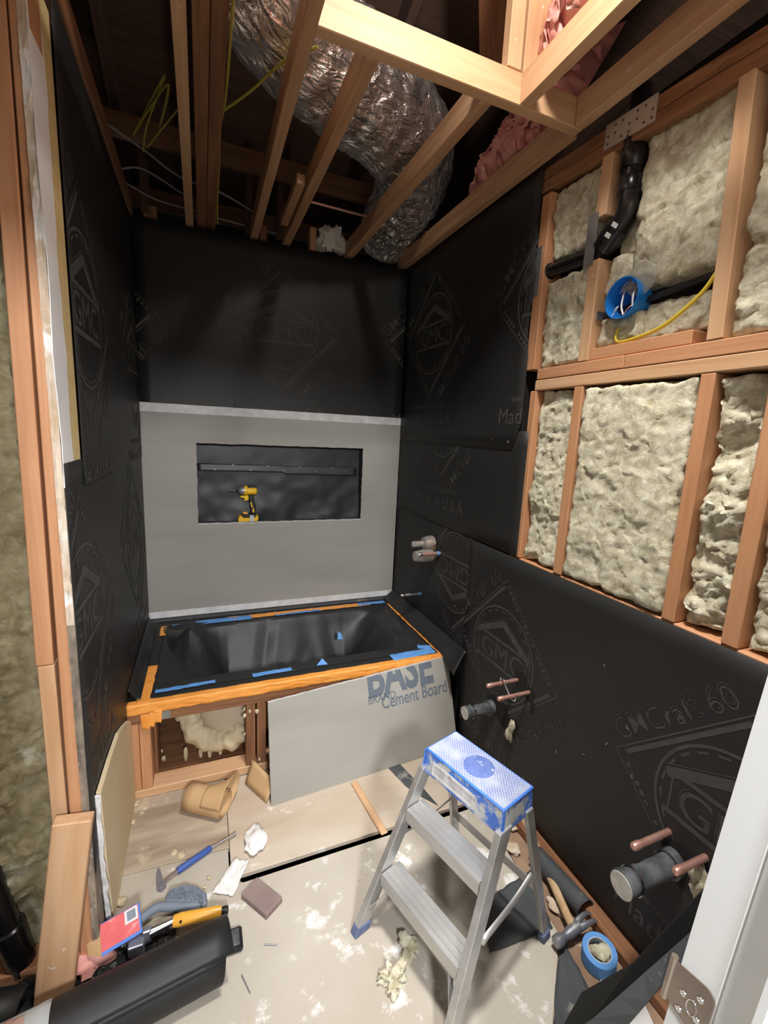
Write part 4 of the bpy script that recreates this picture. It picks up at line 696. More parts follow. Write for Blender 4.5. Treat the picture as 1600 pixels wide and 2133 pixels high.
def liner():
    x0, x1, y0, y1 = 0.09, 1.435, -0.775, -0.115
    rr = random.Random(8); cre = []
    for i in range(26):
        cre.append((rr.uniform(x0, x1), rr.uniform(y0, y1), rr.uniform(0, PI), rr.uniform(-0.035, 0.03), rr.uniform(0.04, 0.12), rr.uniform(0.12, 0.35)))
    def f(a, b):
        x, y = x0 + (x1 - x0) * a, y0 + (y1 - y0) * b
        d = min(a, 1 - a) * (x1 - x0); e = min(b, 1 - b) * (y1 - y0)
        k = max(0, min(1, (d - 0.13) / 0.2)); q = max(0, min(1, (e - (0.085 if b < 0.5 else 0.03)) / 0.13)); dep = k * q
        z = 0.4395 - 0.03 * min(1, d / 0.1, e / 0.06) - 0.235 * dep
        s = 0
        for cx, cy, an, h, w_, l in cre:
            u = (x - cx) * math.cos(an) + (y - cy) * math.sin(an); v = -(x - cx) * math.sin(an) + (y - cy) * math.cos(an)
            s += h * max(0, 1 - abs(v) / w_) * max(0, 1 - abs(u) / l)
        z += (s + 0.02 * fbm((x * 4 + y * 2.0, y * 4 - x * 1.2, 2), 2)) * min(1, d / 0.06, e / 0.05)
        g = max(0, 1 - abs(x - 0.27 + 0.25 * (y + 0.35)) / 0.14) * max(0, 1 - abs(y + 0.34) / 0.25); z += 0.13 * g
        g = math.exp(-((x - 0.98 - 0.5 * (y + 0.45)) / 0.13) ** 2 - ((y + 0.44) / 0.12) ** 2); z -= 0.07 * g
        return V((x, y, max(0.15, z, 0.38 - dep)))
    nu, nv = 110, 60
    o = obj('felt_liner', MB().grid(nu, nv, f), 'felt_liner', fixn=False, smooth=24, solid=0.001, label='crumpled black felt paper lining laid inside the tub', cat='felt paper')
    obj('blue_tape', MB().add([(1.02, -0.37, 0.36), (1.05, -0.385, 0.365), (1.045, -0.36, 0.39), (1.03, -0.35, 0.40)], [(0, 1, 2, 3)]), 'blue', o, fixn=False, solid=0.0006)
    fl = lambda a, b: V((1.518 - 0.075 * b - 0.012 * math.sin(b * PI), -0.03 - 0.93 * a - 0.02 * b * a, 0.505 - 0.055 * (1 - (1 - b) ** 2) + 0.015 * fbm((a * 5, b * 2, 4), 2) * b - 0.06 * max(0, a - 0.86) * 7 * b))
    obj('felt_flap', MB().grid(50, 12, fl), 'felt_soft', fixn=False, smooth=70, solid=0.001, label='felt paper flap curving from the right wall onto the tub rim', cat='felt paper')
    obj('felt_flap', MB().grid(40, 12, lambda a, b: V((0.008 + 0.045 * b, -0.06 - 0.76 * a, 0.49 - 0.045 * min(1, b * 1.6) + 0.012 * fbm((a * 5, b * 2, 9), 2) * b))), 'felt_soft', fixn=False, smooth=70, solid=0.001, label='felt paper flap curving from the left wall onto the tub rim', cat='felt paper')
liner()
def leaning_board():
    BL, BR, TR, TL = V((0.545, -1.062, 0.001)), V((1.492, -0.993, 0.001)), V((1.478, -0.886, 0.432)), V((0.547, -0.932, 0.400))
    N = (BR - BL).cross(TL - BL).normalized(); n = 60
    TR.y -= N.dot(TR - BL) / N.y
    P = []
    for A, B, k in ((BL, BR, 24), (BR, TR, 14), (TR, TL, 60), (TL, BL, 24)):
        for i in range(k):
            p = A.lerp(B, i / k); w = 0.0028 if k != 24 else 0.0015
            P.append(p + (B - A).normalized().cross(N) * w * fbm((p.x * 40, p.z * 40, k), 3))
    t = obj('cement_board', MB().prism(P, N * -0.0125 if N.y < 0 else N * 0.0125), 'cement', label='cut piece of grey printed cement board leaning against the tub front', cat='board')
    Nf = N if N.y < 0 else -N
    mb = MB(); top = P[38:99]
    for i in range(len(top) - 1):
        a, b = top[i], top[i + 1]; h = 0.007
        mb.add([a - V((0, 0, 0.005 + 0.003 * (i % 3))) + Nf * 0.0006, b - V((0, 0, 0.005 + 0.003 * ((i + 1) % 3))) + Nf * 0.0006, b + V((0, 0, 0.0015)) + Nf * 0.0006, a + V((0, 0, 0.0015)) + Nf * 0.0006], [(0, 1, 2, 3)])
        mb.add([a + Nf * 0.0006 + V((0, 0, 0.0015)), b + Nf * 0.0006 + V((0, 0, 0.0015)), b - Nf * 0.0125 + V((0, 0, 0.0015)), a - Nf * 0.0125 + V((0, 0, 0.0015))], [(0, 1, 2, 3)])
    obj('cut_edge', mb, 'cement_white', t, fixn=False, label='white crumbly cut upper edge')
    U = ((TR - TL).normalized() + (BR - BL).normalized()).normalized(); W = -(U.cross(Nf)).normalized()
    if W.z < 0: W = -W
    U = W.cross(Nf).normalized(); U = U if U.x > 0 else -U
    O = TL
    def text(name, body, size, u, w, sx, bold=0, shear=0, clip=False):
        tv, tf = text_mesh(body, size, 0, shear, bold, 'LEFT'); bm = bmesh.new(); bv = [bm.verts.new((u + p.x * sx, w + p.y, 0)) for p in tv]
        for q in tf:
            try: bm.faces.new([bv[i] for i in q])
            except ValueError: pass
        if clip:
            s = (TR - TL).dot(W) / (TR - TL).dot(U)
            bmesh.ops.bisect_plane(bm, geom=bm.verts[:] + bm.edges[:] + bm.faces[:], plane_co=(0, -0.004, 0), plane_no=V((-s, 1, 0)).normalized(), clear_outer=True)
        bm.verts.index_update(); mb = MB().add([O + U * p.co.x + W * p.co.y + Nf * 0.0012 for p in bm.verts], [tuple(q.index for q in fc.verts) for fc in bm.faces]); bm.free()
        obj(name, mb, 'boardink', t, fixn=False, label='slate blue printed lettering')
    text('printed_lettering', 'BASE', 0.25, 0.462, -0.088, 0.68, 0.008, 0, True)
    text('printed_lettering', 'BRAND', 0.052, 0.462, -0.121, 0.86)
    text('printed_lettering', 'Cement Board', 0.088, 0.530, -0.158, 0.72, 0.0008)
leaning_board()
# ---------------------------------------------------------------- lumber and panels on the left
t = obj('side_panel', MB().prism([(0.0065, y, z) for y, z in ((-0.862, 0.004), (-0.862, 0.38), (-0.90, 0.408), (-1.00, 0.455), (-1.10, 0.494), (-1.25, 0.51), (-1.40, 0.517), (-1.385, 0.25), (-1.352, 0.004))], (0.013, 0, 0)), 'tan_ply', label='tall plywood offcut standing along the left wall below the felt', cat='board', bevel=0.001)
obj('white_edge', MB().grid(4, 60, lambda a, b: V((0.005 + (0.013 + 0.006 * fbm((b * 9, 1, 1), 2)) * a, (-1.403 + 0.015 * (1 - b) * 0 - 0.003) + (0.05 * max(0, 0.55 - b)) + 0.004 * fbm((b * 14, a * 2, 3), 3), 0.006 + 0.508 * b))), 'grime', t, fixn=False, solid=0.003, smooth=70, label='white plaster-dripped front edge')
board('leaning_lumber', (-0.098, -1.512, 0.002), (-0.026, -1.488, 0.528), 0.089, 0.038, (1, 0, 0), 'fir_pale', label='short pale two by four standing upright at the lower left', cat='lumber', bevel=0.003)
# ---------------------------------------------------------------- white door jamb with its hinge, near right
def jamb():
    def E(z): return V((0.871 + 0.0498 * (z - 0.797), -2.434 - 0.0383 * (z - 0.797), z))
    t = thing('trim_1', E(0.2), 'white painted door jamb standing close at the right edge', 'door jamb', kind='structure')
    prof = [(0.05, 0.0), (0, 0.0), (0, -0.043), (0.0025, -0.045), (0.0, -0.047), (0.0, -0.078), (-0.012, -0.080), (-0.012, -0.088), (-0.009, -0.091), (-0.009, -0.10), (-0.012, -0.103), (-0.012, -0.14), (0.05, -0.14)]
    vs = [E(z) + V((x, y, 0)) for z in (0.02, 2.0) for x, y in prof]; n = len(prof)
    obj('jamb_board', MB().add(vs, [(i, (i + 1) % n, n + (i + 1) % n, n + i) for i in range(n)] + [tuple(range(n))[::-1], tuple(range(n, 2 * n))]), 'white_door', t, smooth=30)
    h = thing('door_hinge', E(0.87), 'metal hinge leaf screwed to the white door jamb at the lower right', 'hinge')
    def Q(y, z, x=-0.0015): return E(z) + V((x, y, 0))
    mb = MB(); P = []
    for cy, cz, a0 in ((-0.032, 0.898, 0), (0.003, 0.898, 90), (0.003, 0.845, 180), (-0.032, 0.845, 270)):
        for k in range(6):
            a = math.radians(a0 + 90 * k / 5); rr = 0.0125 if cy < 0 else 0.004; P.append(Q(cy - math.cos(a) * rr, cz + math.sin(a) * rr))
    obj('hinge_leaf', MB().prism(P, (-0.0022, 0, 0)), 'bronze', h, bevel=0.0006, smooth=40)
    obj('hinge_barrel', MB().cyl(Q(0.007, 0.838, -0.003), Q(0.007, 0.906, -0.003), 0.0042, 16), 'bronze', h, smooth=40)
    for y, z in ((-0.03, 0.888), (-0.012, 0.872), (-0.032, 0.858), (-0.012, 0.846)): obj('screw', MB().lathe([(0, 0.0044), (0.0016, 0.0036), (0.0016, 0.0013), (0.0006, 0.0009), (0.0006, 0.0001)], Q(y, z, -0.0036), (-1, 0, 0), 16, cap=False), 'chrome', h, smooth=30)
    obj('slot_rim', MB().tube([Q(-0.024 + 0.006 * math.cos(a), 0.866 + 0.011 * math.sin(a) , -0.0038) for a in [2 * PI * i / 20 for i in range(21)]], 0.0008, 6), 'chrome', h, smooth=60)
jamb()
F = [(1.02, -2.155, 0.215), (1.097, -2.184, 0.289), (1.318, -2.234, 0.503), (1.51, -2.275, 0.69)]
Tp = [(1.09, -2.155, 0.325), (1.186, -2.196, 0.418), (1.349, -2.228, 0.604), (1.51, -2.255, 0.79)]
Gp = [(1.06, -2.20, 0.22), (1.145, -2.233, 0.32), (1.225, -2.249, 0.43), (1.50, -2.33, 0.73)]
t = obj('folded_strip', MB().grid(12, 1, lambda a, b: (lambda P: P[0].lerp(P[1], b))([(lambda L: V(L[min(2, int(a * 3))]).lerp(V(L[min(2, int(a * 3)) + 1]), a * 3 - min(2, int(a * 3))))(L) for L in (F, Tp)])), 'felt', fixn=False, solid=0.002, label='long folded black strip leaning across in front of the right wall behind the jamb', cat='felt paper')
obj('lower_fold', MB().grid(12, 1, lambda a, b: (lambda P: P[0].lerp(P[1], b))([(lambda L: V(L[min(2, int(a * 3))]).lerp(V(L[min(2, int(a * 3)) + 1]), a * 3 - min(2, int(a * 3))))(L) for L in (F, Gp)])), 'felt_dusty', t, fixn=False, solid=0.002, label='greyer lower face of the fold')  # light falling on this face from above is put into its greyer colour
# ---------------------------------------------------------------- step ladder
def ladder():
    O = V((0.777, -1.818, 0)); U = V((0.2953, -0.9554, 0)); Vv = V((0.9554, 0.2953, 0)); H = 0.583; A = 0.23
    R3 = Matrix(((U.x, Vv.x, 0), (U.y, Vv.y, 0), (0, 0, 1)))
    P = lambda u, v, z: O + U * u + Vv * v + V((0, 0, z))
    t = thing('step_ladder', P(0, 0.2, 0), 'paint-spattered aluminium step ladder with a blue top cap', 'ladder')
    def hx(name, pts, m, parent=t, bevel=0.0015, **k): return obj(name, MB().hexa([P(*p) for p in pts]), m, parent, bevel=bevel, **k)
    W = Matrix.Translation(P(0, 0.3015, 0.5)) @ R3.to_4x4()
    def cap(u0, u1, v0, v1, z0, z1, du=0.004, dv=0.006):
        return MB().hexa([(-u1, v0 - dv, z0), (u1, v0 - dv, z0), (u1, v1 + dv, z0), (-u1, v1 + dv, z0), (-u0, v0, z1), (u0, v0, z1), (u0, v1, z1), (-u0, v1, z1)])
    c = obj('top_cap', cap(0.149, 0.154, -0.0705, 0.0705, -0.002, 0.080), 'ladder_blue', t, bevel=0.005, world=W, smooth=40)
    obj('edge_trim', cap(0.1503, 0.1507, -0.072, 0.072, 0.074, 0.0815, dv=0.0005), 'pure_blue', c, bevel=0.003, world=W, smooth=40, label='bright blue rim of the cap')
    obj('tread_top', MB().box((-0.1455, -0.0665, 0.080), (0.1455, 0.0665, 0.0825)), 'tread', c, bevel=0.001, world=W, label='diamond tread whitened with paint')
    obj('round_emblem', MB().lathe([(0, 0.047), (0.001, 0.047), (0.0015, 0.045), (0.0015, 0.001)], (0.005, 0.002, 0.0823), (0, 0, 1), 40, cap=False), 'emblem', c, world=W, smooth=30, label='round darker blue emblem on the tread')
    for s in (-1, 1): obj('edge_trim', MB().hexa([(s * 0.1545 - 0.004, -0.0775, -0.003), (s * 0.1545 + 0.0005, -0.0775, -0.003), (s * 0.1545 + 0.0005, -0.0665, -0.003), (s * 0.1545 - 0.004, -0.0665, -0.003), (s * 0.1495 - 0.004, -0.0718, 0.077), (s * 0.1495 + 0.0007, -0.0718, 0.077), (s * 0.1495 + 0.0007, -0.062, 0.077), (s * 0.1495 - 0.004, -0.062, 0.077)]), 'pure_blue', c, world=W, bevel=0.001)
    fy = lambda z: -0.0765 + (z + 0.002) / 0.082 * 0.006 - 0.0012
    obj('paper_label', MB().add([(-0.115, fy(0.012), 0.012), (0.055, fy(0.012), 0.012), (0.055, fy(0.058), 0.058), (-0.115, fy(0.058), 0.058)], [(0, 1, 2, 3)]), 'sticker', c, world=W, fixn=False, solid=0.0006, label='torn silver sticker on the front of the cap')
    mb = MB()
    for q in (0, 0.005):
        for a, b in (((-0.112 + q, 0.015 + q), (0.052 - q, 0.015 + q)), ((-0.112 + q, 0.055 - q), (0.052 - q, 0.055 - q)), ((-0.112 + q, 0.015 + q), (-0.112 + q, 0.055 - q)), ((0.052 - q, 0.015 + q), (0.052 - q, 0.055 - q))): mb.tube([(a[0], fy(a[1]) - 0.0008, a[1]), (b[0], fy(b[1]) - 0.0008, b[1])], 0.0006, 5)
    obj('label_border', mb, 'label_white', c, world=W)
    for s in (-1, 1):
        a, b = s * 0.184, s * 0.149
        hx('front_rail', [(a - 0.011, 0.0, 0.02), (a + 0.011, 0.0, 0.02), (a + 0.011, 0.046, 0.02), (a - 0.011, 0.046, 0.02), (b - 0.011, 0.214, 0.52), (b + 0.009, 0.214, 0.52), (b + 0.009, 0.268, 0.52), (b - 0.011, 0.268, 0.52)], 'alu')
        a, b = s * 0.187, s * 0.151
        hx('rear_rail', [(a - 0.008, 0.462, 0.02), (a + 0.008, 0.462, 0.02), (a + 0.008, 0.492, 0.02), (a - 0.008, 0.492, 0.02), (b - 0.008, 0.335, 0.52), (b + 0.008, 0.335, 0.52), (b + 0.008, 0.368, 0.52), (b - 0.008, 0.368, 0.52)], 'alu')
        hx('foot', [(s * 0.185 - 0.015, -0.008, 0), (s * 0.185 + 0.015, -0.008, 0), (s * 0.185 + 0.015, 0.05, 0), (s * 0.185 - 0.015, 0.05, 0), (s * 0.183 - 0.014, 0.004, 0.034), (s * 0.183 + 0.014, 0.004, 0.034), (s * 0.183 + 0.014, 0.058, 0.03), (s * 0.183 - 0.014, 0.058, 0.03)], 'rubber_blue', bevel=0.003)
        hx('foot', [(s * 0.188 - 0.012, 0.458, 0), (s * 0.188 + 0.012, 0.458, 0), (s * 0.188 + 0.012, 0.50, 0), (s * 0.188 - 0.012, 0.50, 0), (s * 0.187 - 0.012, 0.454, 0.03), (s * 0.187 + 0.012, 0.454, 0.03), (s * 0.187 + 0.012, 0.492, 0.034), (s * 0.187 - 0.012, 0.492, 0.034)], 'rubber_blue', bevel=0.003)
        obj('spreader', MB().tube(spline([P(s * 0.178, 0.145, 0.245), P(s * 0.181, 0.17, 0.262), P(s * 0.174, 0.30, 0.268), P(s * 0.166, 0.425, 0.295)], 6), 0.0075, 8, flat=0.35), 'alu', t, smooth=60)
        board('step_brace', P(s * 0.118, 0.098, 0.178), P(s * 0.176, 0.045, 0.075), 0.016, 0.003, Vv, 'alu', t, bevel=0)
        for z in (0.195, 0.37, 0.395, 0.185):
            f = z / 0.52; obj('rivet', MB().lathe([(0, 0.004), (0.002, 0.003), (0.0025, 0.0005)], P(s * (0.184 - 0.035 * f), 0.002 + 0.214 * f - 0.0005, z), -Vv, 10, cap=False), 'grey_steel', t, smooth=50)
    for s1, name in ((0.199, 'step'), (0.399, 'step')):
        v0 = A * s1 / H - 0.004; w = 0.172 - 0.035 * s1 / 0.52; d = 0.078
        Ws = Matrix.Translation(P(0, v0, s1)) @ R3.to_4x4()
        prof = [(0, -0.040), (0, -0.003), (0.003, 0), (0.016, 0), (0.0175, 0.0015), (0.0195, 0.0015), (0.021, 0), (0.036, 0), (0.0375, 0.0015), (0.0395, 0.0015), (0.041, 0), (0.056, 0), (0.0575, 0.0015), (0.0595, 0.0015), (0.061, 0), (d - 0.003, 0), (d, -0.003), (d, -0.03), (d - 0.002, -0.03), (d - 0.002, -0.004), (0.002, -0.004), (0.002, -0.04)]
        obj(name, MB().prism([(-w, v, z) for v, z in prof], (2 * w, 0, 0)), 'alu', t, world=Ws, smooth=30)
    board('rear_brace', P(-0.178, 0.447, 0.185), P(0.178, 0.447, 0.185), 0.03, 0.004, (0, 0, 1), 'alu', t, bevel=0)
ladder()
# ---------------------------------------------------------------- things lying on the floor
def kraft():
    t = thing('paper_roll', (0.31, -0.97, 0.0), 'brown kraft paper roll lying in front of the tub opening', 'paper roll')
    a, b = V((0.228, -0.955, 0.052)), V((0.365, -1.045, 0.052)); d = (b - a).normalized(); n = V((-d.y, d.x, 0)); up_ = V((0, 0, 1))
    def sp(k, l):
        an = -2.4 + k * 6 * PI; r = 0.040 + 0.013 * k
        return a + (b - a) * l + (n * math.cos(an) + up_ * math.sin(an)) * r * V((1, 1, 1)).x
    obj('rolled_sheet', MB().grid(90, 4, lambda k, l: sp(k, l)), 'kraft', t, smooth=60, fixn=False, solid=0.0008)
    def cone(k, l):
        an = -1.2 + 4.1 * k; q = math.exp(-((an - 0.7) / 0.8) ** 2); r = 0.0545 + 0.062 * q * l ** 1.6
        return a + (b - a) * (0.5 + 0.5 * l + 0.06 * q * l) + (n * math.cos(an) + up_ * math.sin(an)) * r
    obj('loose_end', MB().grid(24, 12, cone), 'kraft', t, smooth=70, fixn=False, solid=0.0008, label='flared loose end of the paper')
    obj('loose_sheet', MB().grid(8, 4, lambda k, l: V((0.452, -0.91, 0.012 + 0.085 * l)).lerp(V((0.528, -1.045, 0.006 + 0.075 * l)), k) + V((0.035 * l, 0.03 * l, 0))), 'kraft', t, smooth=70, fixn=False, solid=0.0008)
kraft()
def pry():
    t = thing('pry_tool', (0.26, -1.22, 0.0), 'hooked pry tool with a blue grip lying on the plywood', 'tool')
    z = 0.013; tip, g0, g1, hk = V((0.398, -1.158, z)), V((0.308, -1.191, z)), V((0.195, -1.247, z)), V((0.142, -1.279, z))
    obj('steel_shaft', MB().tube([g0, tip.lerp(g0, 0.25), tip], 0.006, 10, rs=[0.0055, 0.0055, 0.007], flat=0.7), 'chrome', t, smooth=50); obj('steel_shaft', MB().tube([g1, g1.lerp(hk, 0.6), hk], 0.006, 10), 'chrome', t, smooth=50)
    obj('grip', MB().tube([g0, g0.lerp(g1, 0.03), g0.lerp(g1, 0.97), g1], 0.0105, 14, rs=[0.008, 0.0105, 0.011, 0.009]), 'pry_blue', t, smooth=50)
    obj('hook_head', MB().prism([hk + V(p) for p in ((0.022, -0.006, -0.012), (0.008, -0.020, -0.012), (-0.006, -0.012, -0.012), (-0.010, 0.02, -0.012), (-0.014, 0.052, -0.012), (-0.004, 0.056, -0.012), (0.004, 0.03, -0.012), (0.010, 0.008, -0.012))], (0, 0, 0.022)), 'grey_steel', t, bevel=0.002)
pry()
def sheet(name, pts, z, m, label, cat, seed=1, amp=0.006, n=14, parent=None, **k):
    a, b, c, d = [V((*p, z)) for p in pts]
    return obj(name, MB().grid(n, n, lambda u, v: a.lerp(b, u).lerp(d.lerp(c, u), v) + V((0.006 * fbm((u * 5, v * 5, seed), 3), 0.006 * fbm((v * 5, u * 5, seed + 3), 3), amp * (0.7 + 1.2 * fbm((u * 3, v * 3, seed + 7), 3))))), m, parent, smooth=40, fixn=False, solid=0.0008, label=label, cat=cat, **k)
sheet('torn_paper', [(0.372, -1.395), (0.31, -1.36), (0.385, -1.258), (0.436, -1.284)], 0.004, 'white_paper', 'torn white paper strip beside the floor gap', 'paper', 3)
lump('crumpled_paper', (0.465, -1.225, 0.012), 0.036, 'white_paper', 6, 1.3, 20, (1.0, 1.3, 0.32), label='crumpled scrap of white paper above the floor gap', cat='paper', n=20)
obj('wood_offcut', MB().prism([(0.453, -1.366, 0.001), (0.526, -1.466, 0.001), (0.468, -1.506, 0.001), (0.398, -1.410, 0.001)], (0, 0, 0.02)), 'blockbrown', bevel=0.002, label='flat square grey-brown wood offcut on the floor below the white paper', cat='wood')
def brush():
    t = thing('dust_brush', (0.2, -1.37, 0.0), 'grey-blue plastic dust brush with a curved head lying left of the white paper', 'brush')
    P = [(0.168, -1.338), (0.19, -1.325), (0.225, -1.322), (0.262, -1.345), (0.294, -1.385), (0.285, -1.41), (0.262, -1.404), (0.225, -1.388), (0.19, -1.376), (0.160, -1.372)]
    obj('bristle_block', MB().prism([(x, y, 0.004) for x, y in P], (0, 0, 0.034)), 'brush_grey', t, bevel=0.006, smooth=40)
    mb = MB(); rr = random.Random(2)
    for i in range(90):
        k = rr.random(); q = rr.random(); x = 0.172 + 0.105 * k; y = -1.335 - 0.055 * k * k - 0.035 * q; mb.box((x, y, 0.037), (x + 0.003, y + 0.003, 0.043 + 0.003 * rr.random()))
    obj('bristles', mb, 'brush_grey', t, kind='stuff')
    obj('handle', MB().tube(spline([(0.29, -1.412, 0.022), (0.235, -1.398, 0.026), (0.175, -1.378, 0.028), (0.14, -1.372, 0.03), (0.10, -1.392, 0.03), (0.05, -1.415, 0.03), (0.02, -1.425, 0.028)], 6), 0.013, 14, flat=0.75), 'brush_grey', t, smooth=60)
brush()
def tools():
    t = thing('black_plastic_sheet', (-0.03, -1.47, 0.0), 'crumpled sheet of black plastic under the tools at the lower left', 'plastic sheet')
    obj('sheet', MB().grid(44, 24, lambda a, b: V((-0.20 + 0.40 * a, -1.53 + 0.13 * b - 0.02 * a, 0.004 + 0.018 * abs(fbm((a * 9, b * 5, 2), 4)) + 0.01 * fbm((a * 22, b * 14, 5), 3)))), 'shiny_black', t, smooth=30, fixn=False, solid=0.0008)
    # packet: red face, blue edge, white label
    A, B = V((0.012, -1.488, 0.055)), V((0.112, -1.462, 0.062)); up_ = V((-0.012, 0.055, 0.05)); nrm = (B - A).cross(up_).normalized()
    t = thing('red_packet', A, 'red and blue packet with a white label lying on the black plastic', 'packet')
    def q(u, v, o=0): return A + (B - A) * u + up_ * v + nrm * o
    obj('packet_body', MB().hexa([q(0, 0), q(1, 0), q(1, 0, -0.014), q(0, 0, -0.014), q(0, 1), q(1, 1), q(1, 1, -0.014), q(0, 1, -0.014)]), 'card_blue', t, bevel=0.001)
    obj('red_face', MB().add([q(0.0, 0.12, 0.0008), q(0.95, 0.12, 0.0008), q(0.95, 0.98, 0.0008), q(0.0, 0.98, 0.0008)], [(0, 1, 2, 3)]), 'red', t, fixn=False, solid=0.0006)
    obj('price_label', MB().add([q(0.6, 0.52, 0.0018), q(0.93, 0.52, 0.0018), q(0.93, 0.96, 0.0018), q(0.6, 0.96, 0.0018)], [(0, 1, 2, 3)]), 'label_white', t, fixn=False, solid=0.0005); obj('label_panel', MB().add([q(0.66, 0.6, 0.0026), q(0.88, 0.6, 0.0026), q(0.88, 0.9, 0.0026), q(0.66, 0.9, 0.0026)], [(0, 1, 2, 3)]), 'brush_grey', t, fixn=False, solid=0.0004)
    obj('end_flap', MB().add([q(0, 0, 0), q(0, 1, 0), q(-0.35, 0.75, -0.02), q(-0.3, 0.25, -0.02)], [(0, 1, 2, 3)]), 'kraft', t, fixn=False, solid=0.001)
    lump('pink_scrap', (-0.025, -1.45, 0.022), 0.05, 'pinkwool', 4, 0.9, 18, (1, 0.8, 0.5), label='small scrap of pink fibreglass beside the upright two by four', cat='insulation', n=18)
    # knife with amber handle
    t = thing('putty_knife', (0.2, -1.45, 0.0), 'chrome tool with an amber orange handle lying behind the felt roll', 'tool')
    a, b, c = V((0.335, -1.468, 0.05)), V((0.195, -1.450, 0.05)), V((0.13, -1.462, 0.05))
    obj('handle', MB().tube([a, a.lerp(b, 0.1), a.lerp(b, 0.85), b], 0.018, 16, rs=[0.013, 0.016, 0.019, 0.016], flat=0.7), 'amber', t, smooth=50)
    obj('handle_hole', MB().lathe([(0, 0.004), (0.001, 0.004), (0.0012, 0.0005)], b.lerp(a, 0.15) + V((0, -0.012, 0.0075)), (0, -0.8, 0.6), 12, cap=False), 'dark', t)
    obj('shaft', MB().tube([b, b.lerp(c, 0.6), c], 0.009, 14, rs=[0.010, 0.012, 0.014], flat=0.7), 'chrome', t, smooth=50)
    obj('clamp_head', MB().box((0.075, -1.488, 0.012), (0.118, -1.455, 0.05)).box((0.112, -1.468, 0.02), (0.135, -1.448, 0.066)), 'grey_steel', t, bevel=0.003); obj('end_ring', MB().lathe([(0, 0.012), (0.018, 0.012), (0.02, 0.008)], (0.335, -1.469, 0.05), (1, -0.1, 0), 14), 'black_plastic', t, smooth=40)
    t = thing('plastic_case', (0.36, -1.53, 0.0), 'small dark rectangular plastic case sticking out behind the felt roll', 'case')
    obj('case_shell', MB().box((0.30, -1.572, 0.001), (0.392, -1.505, 0.022)), 'black_plastic', t, bevel=0.006, smooth=40); obj('clear_lid', MB().box((0.315, -1.563, 0.0215), (0.383, -1.514, 0.0245)), 'abs_dusty', t, bevel=0.002)
tools()
def roll():
    t = thing('felt_roll', (0.05, -1.63, 0.0), 'large black felt paper roll with a grey label lying in the lower left corner', 'felt paper roll')
    a, b = V((-0.30, -1.69, 0.07)), V((0.325, -1.60, 0.07)); d = (b - a).normalized(); n = V((-d.y, d.x, 0)); up_ = V((0, 0, 1))
    def sp(k, l, r0=0.066, r1=0.071):
        an = -1.2 + k * 5.2 * PI; r = r0 + (r1 - r0) * k; sk = 0.012 * math.sin(an) * l
        return a + (b - a) * l + d * sk + (n * math.cos(an) + up_ * math.sin(an)) * r
    obj('rolled_sheet', MB().grid(150, 10, lambda k, l: sp(k, l)), 'felt_soft', t, smooth=60, fixn=False, solid=0.001)
    obj('outer_flap', MB().grid(24, 10, lambda k, l: (lambda an: a + (b - a) * (0.25 + 0.75 * l) + d * (0.03 * l) + (n * math.cos(an) + up_ * math.sin(an)) * (0.0735 + 0.012 * k * k * l))(2.4 - 3.1 * k)), 'felt_soft', t, smooth=60, fixn=False, solid=0.001, label='loose outer sheet of the roll')
    lab = lambda k, l, r=0.0742: (lambda an: a + (b - a) * (0.18 + 0.20 * l) + (n * math.cos(an) + up_ * math.sin(an)) * r)(2.5 - 2.9 * k)
    obj('paper_label', MB().grid(20, 4, lambda k, l: lab(k, l)), mat('grey_label', (0.5, 0.53, 0.56), (0.6, 0.62, 0.64), 0.6, scale=(12, 12, 12)), t, smooth=60, fixn=False, solid=0.0006, label='pale grey label with orange blotches')
    for k0, k1, l0, l1, m in ((0.35, 0.5, 0.35, 0.6, 'amber_blot'), (0.42, 0.55, 0.25, 0.4, 'amber_blot'), (0.62, 0.9, 0.45, 0.75, 'brush_grey'), (0.58, 0.95, 0.8, 0.98, 'label_white')):
        if m == 'amber_blot' and m not in M: M[m] = mat('orange_blotch', (0.66, 0.34, 0.27), (0.55, 0.52, 0.5), 0.6, scale=(40, 40, 40))
        obj('label_patch', MB().grid(5, 3, lambda k, l: lab(k0 + (k1 - k0) * k, l0 + (l1 - l0) * l, 0.0752)), m, t, smooth=60, fixn=False, solid=0.0005)
    t = thing('felt_roll', (-0.2, -1.53, 0.0), 'second black felt roll behind the labelled one at the left edge', 'felt paper roll')
    obj('rolled_sheet', MB().grid(60, 4, lambda k, l: V((-0.42 + 0.27 * l, -1.50 - 0.05 * l, 0.052)) + (V((0.2, 0.98, 0)) * math.cos(k * 13) + up_ * math.sin(k * 13)) * (0.044 + 0.006 * k)), 'felt_soft', t, smooth=60, fixn=False, solid=0.001)
roll()
